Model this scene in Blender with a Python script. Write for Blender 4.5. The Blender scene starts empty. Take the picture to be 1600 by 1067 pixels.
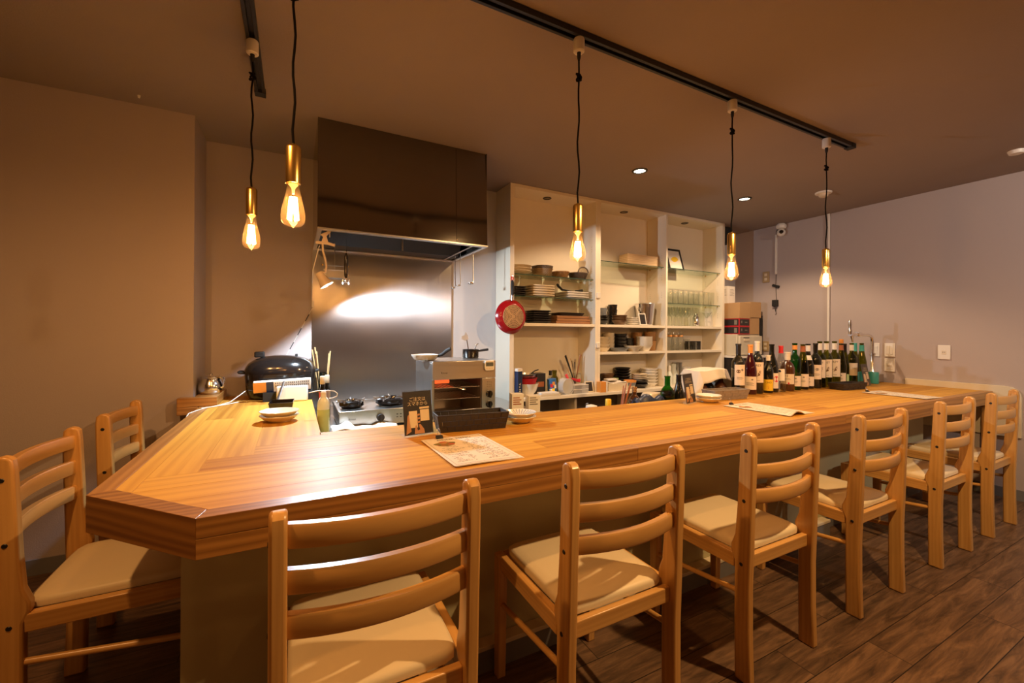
import bpy, math, random
from mathutils import Matrix, Vector
random.seed(7)
PI = math.pi
sc = bpy.context.scene
COL = sc.collection

# ------------------------------------------------------------------ camera
YAW, ROLL, FPX = math.radians(27.386), math.radians(0.358), 656.0
cd = bpy.data.cameras.new('camera'); cam = bpy.data.objects.new('camera', cd); COL.objects.link(cam)
cd.sensor_width = 36.0; cd.lens = FPX / 1600 * 36.0; cd.shift_y = -12.5 / 1600; cd.clip_start = 0.05
_r = Vector((math.cos(YAW), -math.sin(YAW), 0)); _f = Vector((math.sin(YAW), math.cos(YAW), 0)); _u = Vector((0, 0, 1))
_R = _r * math.cos(ROLL) + _u * math.sin(ROLL); _U = _u * math.cos(ROLL) - _r * math.sin(ROLL)
mw = Matrix((_R, _U, -_f)).transposed().to_4x4(); mw.translation = Vector((0, 0, 1.10)); cam.matrix_world = mw
sc.camera = cam

# ------------------------------------------------------------------ world, exposure, room and fill lights
w = bpy.data.worlds.new('world'); sc.world = w; w.use_nodes = True
w.node_tree.nodes['Background'].inputs[0].default_value = (0.9, 0.62, 0.45, 1)
w.node_tree.nodes['Background'].inputs[1].default_value = 0.0
sc.view_settings.view_transform = 'Standard'; sc.view_settings.look = 'None'
sc.view_settings.exposure = 0.02; sc.view_settings.gamma = 1.0; sc.view_settings.use_curve_mapping = False
sc.cycles.use_denoising = True
sc.cycles.max_bounces = 10; sc.cycles.diffuse_bounces = 5; sc.cycles.glossy_bounces = 5
sc.cycles.transmission_bounces = 8; sc.cycles.transparent_max_bounces = 24
sc.cycles.caustics_reflective = False; sc.cycles.caustics_refractive = False
sc.cycles.sample_clamp_indirect = 6.0
BULB = (1.0, 0.44, 0.115); BULB_L = 285.0
WARM = (1.0, 0.62, 0.32); COOL = (0.72, 0.87, 1.0)

def lamp(name, kind, loc, energy, color, size=0.05, spot=None, blend=0.4, aim=None):
    l = bpy.data.lights.new(name, kind); l.energy = energy; l.color = color
    if kind == 'AREA': l.shape = 'DISK'; l.size = size
    else: l.shadow_soft_size = size
    if spot: l.spot_size = math.radians(spot); l.spot_blend = blend
    o = bpy.data.objects.new(name, l); COL.objects.link(o); o.location = loc
    if aim is not None: o.rotation_euler = (Vector(aim) - Vector(loc)).to_track_quat('-Z', 'Y').to_euler()
    return o
# unseen ceiling spots over the seating, then added fill lamps behind the camera
lamp('unseen_spot', 'SPOT', (1.63, 0.17, 2.17), 140, (1.0, 0.60, 0.25), 0.025, 165, 0.6, (1.63, 0.3, 0))
lamp('unseen_spot', 'SPOT', (-0.62, 0.85, 2.17), 58, (1.0, 0.48, 0.15), 0.03, 160, 0.6, (-0.62, 1.0, 0))
lamp('unseen_spot', 'SPOT', (3.2, -0.6, 2.17), 75, (1.0, 0.84, 0.70), 0.05, 120, 0.7, (4.3, 0.9, 0.9))  # added neutral fill spot that brightens the right wall
lamp('fill_point', 'POINT', (-0.9, -0.9, 1.75), 7, BULB, 0.05)  # added warm fill points that lift the chair backs and walls
lamp('fill_point', 'POINT', (1.0, -1.9, 1.75), 7, BULB, 0.05)
lamp('fill_point', 'POINT', (2.9, -2.0, 1.75), 8, BULB, 0.05)

# ------------------------------------------------------------------ node helpers / materials
def newmat(name):
    m = bpy.data.materials.new(name); m.use_nodes = True
    nt = m.node_tree; return m, nt, nt.nodes['Principled BSDF']
def N(nt, t, **kw):
    n = nt.nodes.new(t)
    for k, v in kw.items():
        if k in n.inputs: n.inputs[k].default_value = v
        else: setattr(n, k, v)
    return n
def L(nt, a, b): nt.links.new(a, b)
def c4(c): return (c[0], c[1], c[2], 1.0)
def srgb(r, g, b):
    f = lambda v: ((v / 255 + 0.055) / 1.055) ** 2.4 if v > 10 else v / 255 / 12.92
    return (f(r), f(g), f(b))
def plain(name, col, rough=0.5, metal=0.0, coat=0.0, var=0.06, scale=14.0, bump=0.0, bscale=80.0):
    m, nt, p = newmat(name)
    p.inputs['Roughness'].default_value = rough; p.inputs['Metallic'].default_value = metal
    p.inputs['Coat Weight'].default_value = coat
    tc = N(nt, 'ShaderNodeTexCoord'); nz = N(nt, 'ShaderNodeTexNoise', Scale=scale, Detail=3.0)
    L(nt, tc.outputs['Object'], nz.inputs['Vector'])
    mx = N(nt, 'ShaderNodeMix', data_type='RGBA')
    mx.inputs[6].default_value = c4([v * (1 - var) for v in col]); mx.inputs[7].default_value = c4([min(1, v * (1 + var)) for v in col])
    L(nt, nz.outputs['Fac'], mx.inputs[0]); L(nt, mx.outputs[2], p.inputs['Base Color'])
    if bump:
        n2 = N(nt, 'ShaderNodeTexNoise', Scale=bscale, Detail=4.0); L(nt, tc.outputs['Object'], n2.inputs['Vector'])
        b = N(nt, 'ShaderNodeBump', Strength=bump, Distance=0.002); L(nt, n2.outputs['Fac'], b.inputs['Height']); L(nt, b.outputs['Normal'], p.inputs['Normal'])
    return m
def wood(name, dark, light, rough=0.35, coat=0.25, across=26.0, along=1.6, tint=0.5, rings=0.5, wscale=2.4):
    """timber whose grain runs along the U of the UV map; every board (mesh island) has its own tone"""
    m, nt, p = newmat(name)
    uv = N(nt, 'ShaderNodeUVMap'); mp = N(nt, 'ShaderNodeMapping'); mp.inputs['Scale'].default_value = (along, across, 1)
    L(nt, uv.outputs[0], mp.inputs['Vector'])
    nz = N(nt, 'ShaderNodeTexNoise', Scale=1.0, Detail=6.0, Roughness=0.62, Distortion=0.4); L(nt, mp.outputs[0], nz.inputs['Vector'])
    mp2 = N(nt, 'ShaderNodeMapping'); mp2.inputs['Scale'].default_value = (0.9, 9.0, 1); L(nt, uv.outputs[0], mp2.inputs['Vector'])
    wv = N(nt, 'ShaderNodeTexWave', Scale=wscale, Distortion=9.0, Detail=2.5); wv.bands_direction = 'Y'
    wv.inputs['Detail Scale'].default_value = 0.7; L(nt, mp2.outputs[0], wv.inputs['Vector'])
    gm = N(nt, 'ShaderNodeNewGeometry')
    a = N(nt, 'ShaderNodeMath', operation='MULTIPLY_ADD'); a.inputs[1].default_value = rings * 0.5; L(nt, wv.outputs['Fac'], a.inputs[0])
    s = N(nt, 'ShaderNodeMath', operation='MULTIPLY_ADD'); s.inputs[1].default_value = 1.0 - rings * 0.5; L(nt, nz.outputs['Fac'], s.inputs[0]); L(nt, a.outputs[0], s.inputs[2]); a.inputs[2].default_value = 0.0
    t = N(nt, 'ShaderNodeMath', operation='MULTIPLY_ADD'); t.inputs[1].default_value = tint; t.inputs[2].default_value = -tint * 0.5; L(nt, gm.outputs['Random Per Island'], t.inputs[0])
    ad = N(nt, 'ShaderNodeMath', operation='ADD'); L(nt, s.outputs[0], ad.inputs[0]); L(nt, t.outputs[0], ad.inputs[1])
    cr = N(nt, 'ShaderNodeValToRGB'); cr.color_ramp.elements[0].position = 0.22; cr.color_ramp.elements[1].position = 0.72
    cr.color_ramp.elements[0].color = c4(dark); cr.color_ramp.elements[1].color = c4(light)
    L(nt, ad.outputs[0], cr.inputs[0]); L(nt, cr.outputs[0], p.inputs['Base Color'])
    p.inputs['Specular IOR Level'].default_value = 0.5 if coat > 0.02 else 0.22
    p.inputs['Roughness'].default_value = rough; p.inputs['Coat Weight'].default_value = coat; p.inputs['Coat Roughness'].default_value = 0.3
    b = N(nt, 'ShaderNodeBump', Strength=0.12, Distance=0.001); L(nt, nz.outputs['Fac'], b.inputs['Height']); L(nt, b.outputs['Normal'], p.inputs['Normal'])
    return m
def steel(name, col, rough, aniso=0.0, wav=0.0, streak=(2.0, 160.0), arot=0.0):
    m, nt, p = newmat(name); p.inputs['Metallic'].default_value = 1.0
    uv = N(nt, 'ShaderNodeUVMap'); mp = N(nt, 'ShaderNodeMapping'); mp.inputs['Scale'].default_value = (streak[0], streak[1], 1)
    L(nt, uv.outputs[0], mp.inputs['Vector']); nz = N(nt, 'ShaderNodeTexNoise', Scale=1.0, Detail=4.0); L(nt, mp.outputs[0], nz.inputs['Vector'])
    mr = N(nt, 'ShaderNodeMapRange'); mr.inputs[3].default_value = rough * 0.75; mr.inputs[4].default_value = rough * 1.3
    L(nt, nz.outputs['Fac'], mr.inputs[0]); L(nt, mr.outputs[0], p.inputs['Roughness'])
    mx = N(nt, 'ShaderNodeMix', data_type='RGBA'); mx.inputs[6].default_value = c4([v * 0.9 for v in col]); mx.inputs[7].default_value = c4(col)
    L(nt, nz.outputs['Fac'], mx.inputs[0]); L(nt, mx.outputs[2], p.inputs['Base Color'])
    if aniso:
        p.inputs['Anisotropic'].default_value = aniso
        p.inputs['Anisotropic Rotation'].default_value = arot
        tg = N(nt, 'ShaderNodeTangent', direction_type='UV_MAP'); L(nt, tg.outputs[0], p.inputs['Tangent'])
    if wav:
        tc = N(nt, 'ShaderNodeTexCoord'); n2 = N(nt, 'ShaderNodeTexNoise', Scale=2.2, Detail=1.0); L(nt, tc.outputs['Object'], n2.inputs['Vector'])
        b = N(nt, 'ShaderNodeBump', Strength=1.0, Distance=wav); L(nt, n2.outputs['Fac'], b.inputs['Height']); L(nt, b.outputs['Normal'], p.inputs['Normal'])
    return m
def glassy(name, tint, refl=1.0, rough=0.03, ior=1.45, milky=0.0, milk=(0.9, 0.9, 0.9), trl=False):
    """thin clear or coloured glass: see-through with a fresnel shine"""
    m = bpy.data.materials.new(name); m.use_nodes = True; nt = m.node_tree; nt.nodes.clear()
    out = N(nt, 'ShaderNodeOutputMaterial'); tr = N(nt, 'ShaderNodeBsdfTransparent'); tr.inputs[0].default_value = c4(tint)
    gl = N(nt, 'ShaderNodeBsdfGlossy'); gl.inputs['Roughness'].default_value = rough
    lw = N(nt, 'ShaderNodeLayerWeight', Blend=0.5); mx = N(nt, 'ShaderNodeMixShader'); pw = N(nt, 'ShaderNodeMath', operation='POWER'); pw.inputs[1].default_value = 4.0; L(nt, lw.outputs['Facing'], pw.inputs[0]); fr = N(nt, 'ShaderNodeMath', operation='MULTIPLY_ADD'); fr.inputs[1].default_value = 0.7; fr.inputs[2].default_value = 0.04; L(nt, pw.outputs[0], fr.inputs[0])
    mu = N(nt, 'ShaderNodeMath', operation='MULTIPLY'); mu.inputs[1].default_value = refl; L(nt, fr.outputs[0], mu.inputs[0])
    L(nt, mu.outputs[0], mx.inputs[0]); L(nt, gl.outputs[0], mx.inputs[2])
    if milky:
        df = N(nt, 'ShaderNodeBsdfTranslucent' if trl else 'ShaderNodeBsdfDiffuse'); df.inputs[0].default_value = c4(milk); m2 = N(nt, 'ShaderNodeMixShader'); m2.inputs[0].default_value = milky
        L(nt, tr.outputs[0], m2.inputs[1]); L(nt, df.outputs[0], m2.inputs[2]); L(nt, m2.outputs[0], mx.inputs[1])
    else: L(nt, tr.outputs[0], mx.inputs[1])
    L(nt, mx.outputs[0], out.inputs[0]); return m
def emit(name, col, strength):
    m = bpy.data.materials.new(name); m.use_nodes = True; nt = m.node_tree; nt.nodes.clear()
    e = N(nt, 'ShaderNodeEmission'); e.inputs[0].default_value = c4(col); e.inputs[1].default_value = strength
    o = N(nt, 'ShaderNodeOutputMaterial'); L(nt, e.outputs[0], o.inputs[0]); return m
def floor_mat():
    m, nt, p = newmat('floor_planks')
    tc = N(nt, 'ShaderNodeTexCoord'); br = N(nt, 'ShaderNodeTexBrick')
    br.inputs['Scale'].default_value = 1.0; br.inputs['Brick Width'].default_value = 0.92; br.inputs['Row Height'].default_value = 0.125
    br.inputs['Mortar Size'].default_value = 0.0014; br.inputs['Mortar'].default_value = (0.006, 0.004, 0.003, 1); br.offset = 0.37
    br.inputs['Color1'].default_value = c4((0.2,) * 3); br.inputs['Color2'].default_value = c4((0.8,) * 3)
    L(nt, tc.outputs['Object'], br.inputs['Vector'])
    mp = N(nt, 'ShaderNodeMapping'); mp.inputs['Scale'].default_value = (4.0, 34.0, 1); L(nt, tc.outputs['Object'], mp.inputs['Vector'])
    ad = N(nt, 'ShaderNodeVectorMath', operation='ADD'); L(nt, mp.outputs[0], ad.inputs[0])
    sc_ = N(nt, 'ShaderNodeVectorMath', operation='SCALE'); sc_.inputs['Scale'].default_value = 7.0; L(nt, br.outputs['Color'], sc_.inputs[0]); L(nt, sc_.outputs[0], ad.inputs[1])
    nz = N(nt, 'ShaderNodeTexNoise', Scale=1.0, Detail=8.0, Roughness=0.68, Distortion=0.7); L(nt, ad.outputs[0], nz.inputs['Vector'])
    cr = N(nt, 'ShaderNodeValToRGB'); e = cr.color_ramp.elements
    e[0].position = 0.30; e[0].color = c4((0.030, 0.018, 0.011)); e[1].position = 0.75; e[1].color = c4((0.27, 0.155, 0.085))
    x = e.new(0.5); x.color = c4((0.125, 0.070, 0.040))
    mm = N(nt, 'ShaderNodeMath', operation='MULTIPLY_ADD'); mm.inputs[1].default_value = 0.16; L(nt, br.outputs['Color'], mm.inputs[0])
    mz = N(nt, 'ShaderNodeMath', operation='ADD'); mz.inputs[1].default_value = -0.08; L(nt, nz.outputs['Fac'], mz.inputs[0]); L(nt, mz.outputs[0], mm.inputs[2])
    L(nt, mm.outputs[0], cr.inputs[0])
    mx = N(nt, 'ShaderNodeMix', data_type='RGBA'); mx.inputs[7].default_value = (0.006, 0.004, 0.003, 1)
    L(nt, br.outputs['Fac'], mx.inputs[0]); L(nt, cr.outputs[0], mx.inputs[6]); L(nt, mx.outputs[2], p.inputs['Base Color'])
    p.inputs['Roughness'].default_value = 0.42
    b = N(nt, 'ShaderNodeBump', Strength=0.25, Distance=0.002); L(nt, nz.outputs['Fac'], b.inputs['Height']); L(nt, b.outputs['Normal'], p.inputs['Normal'])
    return m
def food_mat():
    m, nt, p = newmat('printed_food'); tc = N(nt, 'ShaderNodeTexCoord'); v = N(nt, 'ShaderNodeTexVoronoi', Scale=60.0); L(nt, tc.outputs['Object'], v.inputs['Vector'])
    cr = N(nt, 'ShaderNodeValToRGB'); e = cr.color_ramp.elements; e[0].color = c4((0.45, 0.06, 0.02)); e[1].color = c4((0.6, 0.3, 0.08))
    x = e.new(0.5); x.color = c4((0.10, 0.14, 0.02)); x = e.new(0.3); x.color = c4((0.55, 0.16, 0.05))
    sp = N(nt, 'ShaderNodeSeparateColor'); L(nt, v.outputs['Color'], sp.inputs[0]); L(nt, sp.outputs[0], cr.inputs[0]); L(nt, cr.outputs[0], p.inputs['Base Color']); return m
def wicker(name, a, b, scale=90.0):
    m, nt, p = newmat(name); tc = N(nt, 'ShaderNodeTexCoord'); ck = N(nt, 'ShaderNodeTexChecker', Scale=scale)
    ck.inputs[1].default_value = c4(a); ck.inputs[2].default_value = c4(b); L(nt, tc.outputs['Object'], ck.inputs[0]); L(nt, ck.outputs[0], p.inputs['Base Color'])
    bp = N(nt, 'ShaderNodeBump', Strength=0.6, Distance=0.003); L(nt, ck.outputs[1], bp.inputs['Height']); L(nt, bp.outputs[0], p.inputs['Normal']); p.inputs['Roughness'].default_value = 0.55
    return m
M = {}
M['wall'] = plain('wall_paint', (0.44, 0.375, 0.365), 0.85, var=0.02, scale=3, bump=0.25, bscale=220)
M['kitchen_wall'] = plain('kitchen_wall_pale', (0.62, 0.60, 0.60), 0.45, var=0.02, scale=3)  # back wall right of the hood, paler than the other walls
M['ceiling'] = plain('ceiling_paper', (0.29, 0.235, 0.21), 0.85, var=0.03, scale=5, bump=0.4, bscale=160)
M['floor'] = floor_mat()
M['base_grey'] = plain('grey_vinyl_skirting', (0.17, 0.165, 0.17), 0.5)
M['counter'] = wood('counter_pine', (0.39, 0.16, 0.021), (0.67, 0.355, 0.056), 0.5, 0.0, 34, 0.8, 0.36, 0.30, 0.9)
M['trim_wood'] = wood('counter_edge_pine', (0.22, 0.088, 0.018), (0.46, 0.215, 0.05), 0.4, 0.3, 40, 0.9, 0.3, 0.5, 1.6)
M['chair'] = wood('chair_rubberwood', (0.46, 0.225, 0.058), (0.66, 0.375, 0.12), 0.33, 0.4, 40, 2.2, 0.22, 0.25)
M['seat'] = plain('cream_vinyl', (0.72, 0.61, 0.42), 0.45, var=0.02, bump=0.1, bscale=300)
M['panel'] = plain('khaki_panel', (0.47, 0.43, 0.25), 0.55, var=0.03)
M['ledge'] = plain('cream_ledge', (0.66, 0.58, 0.43), 0.5)
M['melamine'] = plain('cream_melamine', (0.80, 0.73, 0.60), 0.42, var=0.015)
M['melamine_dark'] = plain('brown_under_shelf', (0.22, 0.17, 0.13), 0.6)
M['brass'] = steel('brushed_brass', (0.86, 0.56, 0.17), 0.24, 0.5, 0, (180.0, 3.0))
M['steel'] = steel('brushed_steel', (0.62, 0.61, 0.60), 0.30)
M['splash'] = steel('brushed_splash_steel', (0.50, 0.485, 0.48), 0.36, 0.965, 0.008, (1.5, 240.0), 0.25)
M['hood'] = steel('dark_polished_steel', (0.25, 0.225, 0.20), 0.09, 0, 0.006)
M['chrome'] = plain('chrome', (0.82, 0.81, 0.80), 0.16, 1.0, var=0.01)
M['black_metal'] = plain('black_painted_metal', (0.012, 0.011, 0.011), 0.42)
M['black_matte'] = plain('black_plastic', (0.011, 0.010, 0.010), 0.7)
M['cord_black'] = plain('black_fabric_cord', (0.006, 0.005, 0.005), 0.9)
M['cord_black'].node_tree.nodes['Principled BSDF'].inputs['Specular IOR Level'].default_value = 0.1
M['black_gloss'] = plain('black_enamel', (0.012, 0.009, 0.008), 0.16, coat=0.3)
M['oven_lining'] = plain('oven_lining_steel', (0.34, 0.27, 0.22), 0.35, 0.8)
M['dark_inside'] = plain('dark_sheet_metal', (0.02, 0.016, 0.014), 0.5, 0.3)
M['white_plastic'] = plain('white_plastic', (0.76, 0.72, 0.66), 0.4, var=0.02)
M['white_gloss'] = plain('white_glazed_china', (0.80, 0.76, 0.68), 0.2, coat=0.3, var=0.02)
M['cream_china'] = plain('cream_china', (0.72, 0.62, 0.46), 0.28, coat=0.2, var=0.04)
M['grey_china'] = plain('grey_blue_china', (0.20, 0.22, 0.25), 0.3, coat=0.2)
M['black_china'] = plain('black_china', (0.02, 0.018, 0.018), 0.3, coat=0.2)
M['brown_china'] = plain('brown_china', (0.16, 0.085, 0.04), 0.35, coat=0.2)
M['bulb_glass'] = glassy('amber_bulb_glass', (1.0, 0.95, 0.84), 0.6, 0.03, 1.45, 0.012, (1.0, 0.85, 0.6), True)
M['filament'] = emit('filament_glow', BULB, BULB_L)
M['clear_bottle'] = glassy('clear_bottle_glass', (0.80, 0.81, 0.79), 2.2)
M['clear'] = glassy('clear_glass', (0.95, 0.96, 0.94), 1.3)
M['acrylic'] = glassy('clear_acrylic', (0.97, 0.97, 0.97), 0.35)
M['milky'] = glassy('milky_plastic', (0.9, 0.9, 0.9), 0.8, 0.25, 1.45, 0.35)
M['shelf_glass'] = glassy('green_shelf_glass', (0.86, 0.93, 0.87), 0.8)
M['glass_edge'] = plain('dark_green_glass_edge', (0.03, 0.07, 0.05), 0.1, coat=0.5)
M['olive_glass'] = glassy('olive_bottle_glass', (0.36, 0.36, 0.06), 1.2)
M['green_glass'] = glassy('green_bottle_glass', (0.06, 0.36, 0.06), 1.2)
M['dark_glass'] = plain('dark_bottle_glass', (0.008, 0.008, 0.005), 0.06, coat=0.6)
M['wine_glass_red'] = plain('red_wine_bottle_glass', (0.045, 0.004, 0.008), 0.06, coat=0.6)
M['amber_glass'] = plain('amber_bottle_glass', (0.07, 0.022, 0.005), 0.08, coat=0.6)
M['paper'] = plain('cream_paper', (0.78, 0.66, 0.52), 0.7, var=0.03)
M['white_paper'] = plain('white_paper', (0.78, 0.74, 0.68), 0.7, var=0.03)
M['ink'] = plain('dark_ink', (0.03, 0.025, 0.022), 0.7)
M['ink_grey'] = plain('grey_ink', (0.22, 0.19, 0.16), 0.7)
M['card_black'] = plain('black_card', (0.022, 0.018, 0.018), 0.45)
M['card_cream'] = plain('cream_print', (0.78, 0.64, 0.42), 0.6)
M['skin_print'] = plain('tan_print', (0.55, 0.27, 0.12), 0.6)
M['food'] = food_mat()
M['red'] = plain('red_enamel', (0.33, 0.006, 0.010), 0.2, coat=0.4)
M['red_plain'] = plain('red_plastic', (0.55, 0.02, 0.03), 0.4)
M['pink'] = plain('pink_plastic', (0.75, 0.08, 0.09), 0.4)
M['blue'] = plain('blue_print', (0.03, 0.14, 0.36), 0.4)
M['navy'] = plain('navy_print', (0.015, 0.03, 0.09), 0.4)
M['teal'] = plain('teal_print', (0.05, 0.34, 0.30), 0.4)
M['yellow'] = plain('yellow_print', (0.80, 0.52, 0.03), 0.4)
M['orange'] = plain('orange_print', (0.72, 0.30, 0.06), 0.45)
M['green_print'] = plain('pale_green_print', (0.45, 0.60, 0.30), 0.5)
M['copper_disc'] = plain('copper_tone_disc', (0.50, 0.38, 0.27), 0.35, 0.8)
M['cardboard'] = plain('cardboard', (0.46, 0.28, 0.13), 0.8)
M['pale_wood'] = wood('pale_box_wood', (0.55, 0.36, 0.18), (0.78, 0.58, 0.34), 0.5, 0.05, 20, 2, 0.1, 0.6)
M['dark_wood'] = wood('dark_board_wood', (0.17, 0.07, 0.025), (0.36, 0.17, 0.065), 0.5, 0.1, 30, 2, 0.4, 0.3)
M['stick_wood'] = plain('bamboo', (0.55, 0.36, 0.16), 0.5)
M['red_stick'] = plain('reddish_lacquer_wood', (0.36, 0.12, 0.05), 0.4)
M['cloth'] = plain('white_cotton', (0.72, 0.66, 0.58), 0.9, bump=0.5, bscale=300)
M['wick_dark'] = wicker('dark_wicker', (0.05, 0.035, 0.025), (0.13, 0.09, 0.06), 120)
M['wick_light'] = wicker('light_wicker', (0.55, 0.42, 0.27), (0.36, 0.26, 0.15), 120)
M['wick_brown'] = wicker('brown_wicker', (0.42, 0.22, 0.07), (0.22, 0.10, 0.03), 110)
M['grey_weave'] = plain('grey_woven_strap', (0.27, 0.22, 0.175), 0.6, var=0.2, scale=60)
M['black_weave'] = plain('black_woven_strap', (0.030, 0.022, 0.018), 0.5, var=0.3, scale=60)
M['liquid'] = plain('pale_green_bottle', (0.50, 0.60, 0.28), 0.25, var=0.1, scale=9)
M['frosted'] = plain('frosted_white_plastic', (0.72, 0.78, 0.72), 0.3)
M['fridge'] = plain('cream_appliance', (0.60, 0.54, 0.42), 0.4)
M['glow_red'] = emit('heated_element', (1.0, 0.10, 0.02), 1.6)
M['lamp_face'] = emit('downlight_glow', (1.0, 0.82, 0.58), 14.0)
M['clip_bulb'] = emit('clip_bulb_glow', COOL, 30.0)
M['lens_grey'] = plain('unlit_lens', (0.30, 0.27, 0.22), 0.25)
M['screen'] = plain('grey_screen', (0.16, 0.18, 0.16), 0.2)
M['beige_plate'] = plain('beige_plate', (0.40, 0.28, 0.14), 0.5)
M['shade_white'] = plain('cream_lamp_metal', (0.66, 0.54, 0.42), 0.4)

# ------------------------------------------------------------------ mesh builder
class MB:
    def __init__(s): s.V = []; s.F = []; s.UV = []; s.MI = []; s.T = Matrix.Identity(4)
    def v(s, p): s.V.append(tuple(s.T @ Vector(p))); return len(s.V) - 1
    def face(s, idx, uv, m=0): s.F.append(tuple(idx)); s.UV.append(uv); s.MI.append(m)
    def hexa(s, c, grain=0, m=0):
        """eight corners: bottom 0-3 counter-clockwise, top 4-7"""
        o = (random.random() * 9, random.random() * 9); b = [s.v(p) for p in c]; c = [Vector(p) for p in c]
        for q in ((3, 2, 1, 0), (4, 5, 6, 7), (0, 1, 5, 4), (1, 2, 6, 5), (2, 3, 7, 6), (3, 0, 4, 7)):
            P = [c[i] for i in q]; n = (P[1] - P[0]).cross(P[2] - P[0]); ax = [abs(n.x), abs(n.y), abs(n.z)]; k = ax.index(max(ax))
            a = [i for i in range(3) if i != k]; u, w_ = (grain, [i for i in a if i != grain][0]) if grain in a else (a[0], a[1])
            s.face([b[i] for i in q], [(p[u] + o[0], p[w_] + o[1] + k * 0.37) for p in P], m)
        return s
    def box(s, x0, x1, y0, y1, z0, z1, grain=0, m=0):
        return s.hexa([(x0, y0, z0), (x1, y0, z0), (x1, y1, z0), (x0, y1, z0), (x0, y0, z1), (x1, y0, z1), (x1, y1, z1), (x0, y1, z1)], grain, m)
    def prism(s, poly, a0, a1, axis='z', grain=None, m=0):
        """polygon extruded along an axis: z uses (x,y), x uses (y,z), y uses (x,z)"""
        f = {'z': lambda p, a: (p[0], p[1], a), 'x': lambda p, a: (a, p[0], p[1]), 'y': lambda p, a: (p[0], a, p[1])}[axis]
        o = (random.random() * 9, random.random() * 9); n = len(poly)
        A = [s.v(f(p, a0)) for p in poly]; B = [s.v(f(p, a1)) for p in poly]
        gu = (lambda p: (p[1] + o[0], p[0] + o[1])) if grain == 1 else (lambda p: (p[0] + o[0], p[1] + o[1]))
        s.face(A[::-1], [gu(p) for p in poly[::-1]], m); s.face(B, [gu(p) for p in poly], m)
        for i in range(n):
            j = (i + 1) % n; p, q = poly[i], poly[j]
            if grain == 1: uv = [(p[1] + o[0], a0), (q[1] + o[0], a0), (q[1] + o[0], a1), (p[1] + o[0], a1)]
            else: uv = [(p[0] + o[0], a0), (q[0] + o[0], a0), (q[0] + o[0], a1), (p[0] + o[0], a1)]
            s.face([A[i], A[j], B[j], B[i]], uv, m)
        return s
    def lathe(s, prof, c=(0, 0, 0), seg=24, m=0, sx=1.0, sy=1.0, a0=0.0, a1=2 * PI, power=None):
        full = abs(a1 - a0 - 2 * PI) < 1e-6; n = seg if full else seg + 1; R = []
        for r, z in prof:
            if r < 1e-6: R.append([s.v((c[0], c[1], c[2] + z))] * n); continue
            row = []
            for k in range(n):
                a = a0 + (a1 - a0) * k / seg; ca, sa = math.cos(a), math.sin(a)
                if power: g = (abs(ca) ** power + abs(sa) ** power) ** (-1.0 / power); ca *= g; sa *= g
                row.append(s.v((c[0] + r * ca * sx, c[1] + r * sa * sy, c[2] + z)))
            R.append(row)
        for i in range(len(prof) - 1):
            for k in range(seg):
                j = (k + 1) % n; q = [R[i][k], R[i][j], R[i + 1][j], R[i + 1][k]]; u0, u1 = k / seg, (k + 1) / seg; d = []; w_ = []
                for x, uv in zip(q, [(u0, prof[i][1]), (u1, prof[i][1]), (u1, prof[i + 1][1]), (u0, prof[i + 1][1])]):
                    if x not in d: d.append(x); w_.append(uv)
                if len(d) > 2: s.face(d, w_, m)
        return s
    def tube(s, pts, r, seg=8, m=0, closed=False, sx=1.0):
        P = [Vector(p) for p in pts]; n = len(P); rr = r if isinstance(r, (list, tuple)) else [r] * n; rows = []; prev = None; ln = 0.0; ls = []
        for i in range(n):
            a = P[i - 1] if (i > 0 or closed) else P[i]; b = P[(i + 1) % n] if (i < n - 1 or closed) else P[i]
            t = (b - a).normalized() if (b - a).length > 1e-9 else Vector((0, 0, 1))
            if prev is None: nrm = t.cross(Vector((0, 0, 1)) if abs(t.z) < 0.9 else Vector((1, 0, 0))).normalized()
            else: nrm = (prev - t * prev.dot(t)).normalized()
            prev = nrm; bn = t.cross(nrm)
            rows.append([s.v(P[i] + (nrm * math.cos(2 * PI * k / seg) * sx + bn * math.sin(2 * PI * k / seg)) * rr[i]) for k in range(seg)])
            if i: ln += (P[i] - P[i - 1]).length
            ls.append(ln)
        o = random.random() * 9
        for i in range(n if closed else n - 1):
            j = (i + 1) % n
            for k in range(seg):
                l = (k + 1) % seg
                s.face([rows[i][k], rows[i][l], rows[j][l], rows[j][k]], [(ls[i] + o, k * r_(rr[i], seg)), (ls[i] + o, (k + 1) * r_(rr[i], seg)), (ls[j] + o, (k + 1) * r_(rr[j], seg)), (ls[j] + o, k * r_(rr[j], seg))], m)
        if not closed:
            s.face(rows[0][::-1], [(0, 0)] * seg, m); s.face(rows[-1], [(0, 0)] * seg, m)
        return s
    def grid(s, fn, nu, nv, m=0):
        I = [[s.v(fn(i / nu, j / nv)) for j in range(nv + 1)] for i in range(nu + 1)]
        for i in range(nu):
            for j in range(nv):
                s.face([I[i][j], I[i + 1][j], I[i + 1][j + 1], I[i][j + 1]], [(i / nu, j / nv), ((i + 1) / nu, j / nv), ((i + 1) / nu, (j + 1) / nv), (i / nu, (j + 1) / nv)], m)
        return s
    def disc(s, c, r, seg=20, m=0, sy=1.0):
        s.face([s.v((c[0] + r * math.cos(2 * PI * k / seg), c[1] + r * sy * math.sin(2 * PI * k / seg), c[2])) for k in range(seg)], [(0, 0)] * seg, m); return s
    def text(s, body, size, m=0, fn=None, align='CENTER'):
        V, F = text2d(body, size, align); b = [s.v(fn(p) if fn else (p[0], p[1], 0)) for p in V]
        for f in F: s.face([b[i] for i in f], [(0, 0)] * len(f), m)
        return s
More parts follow.
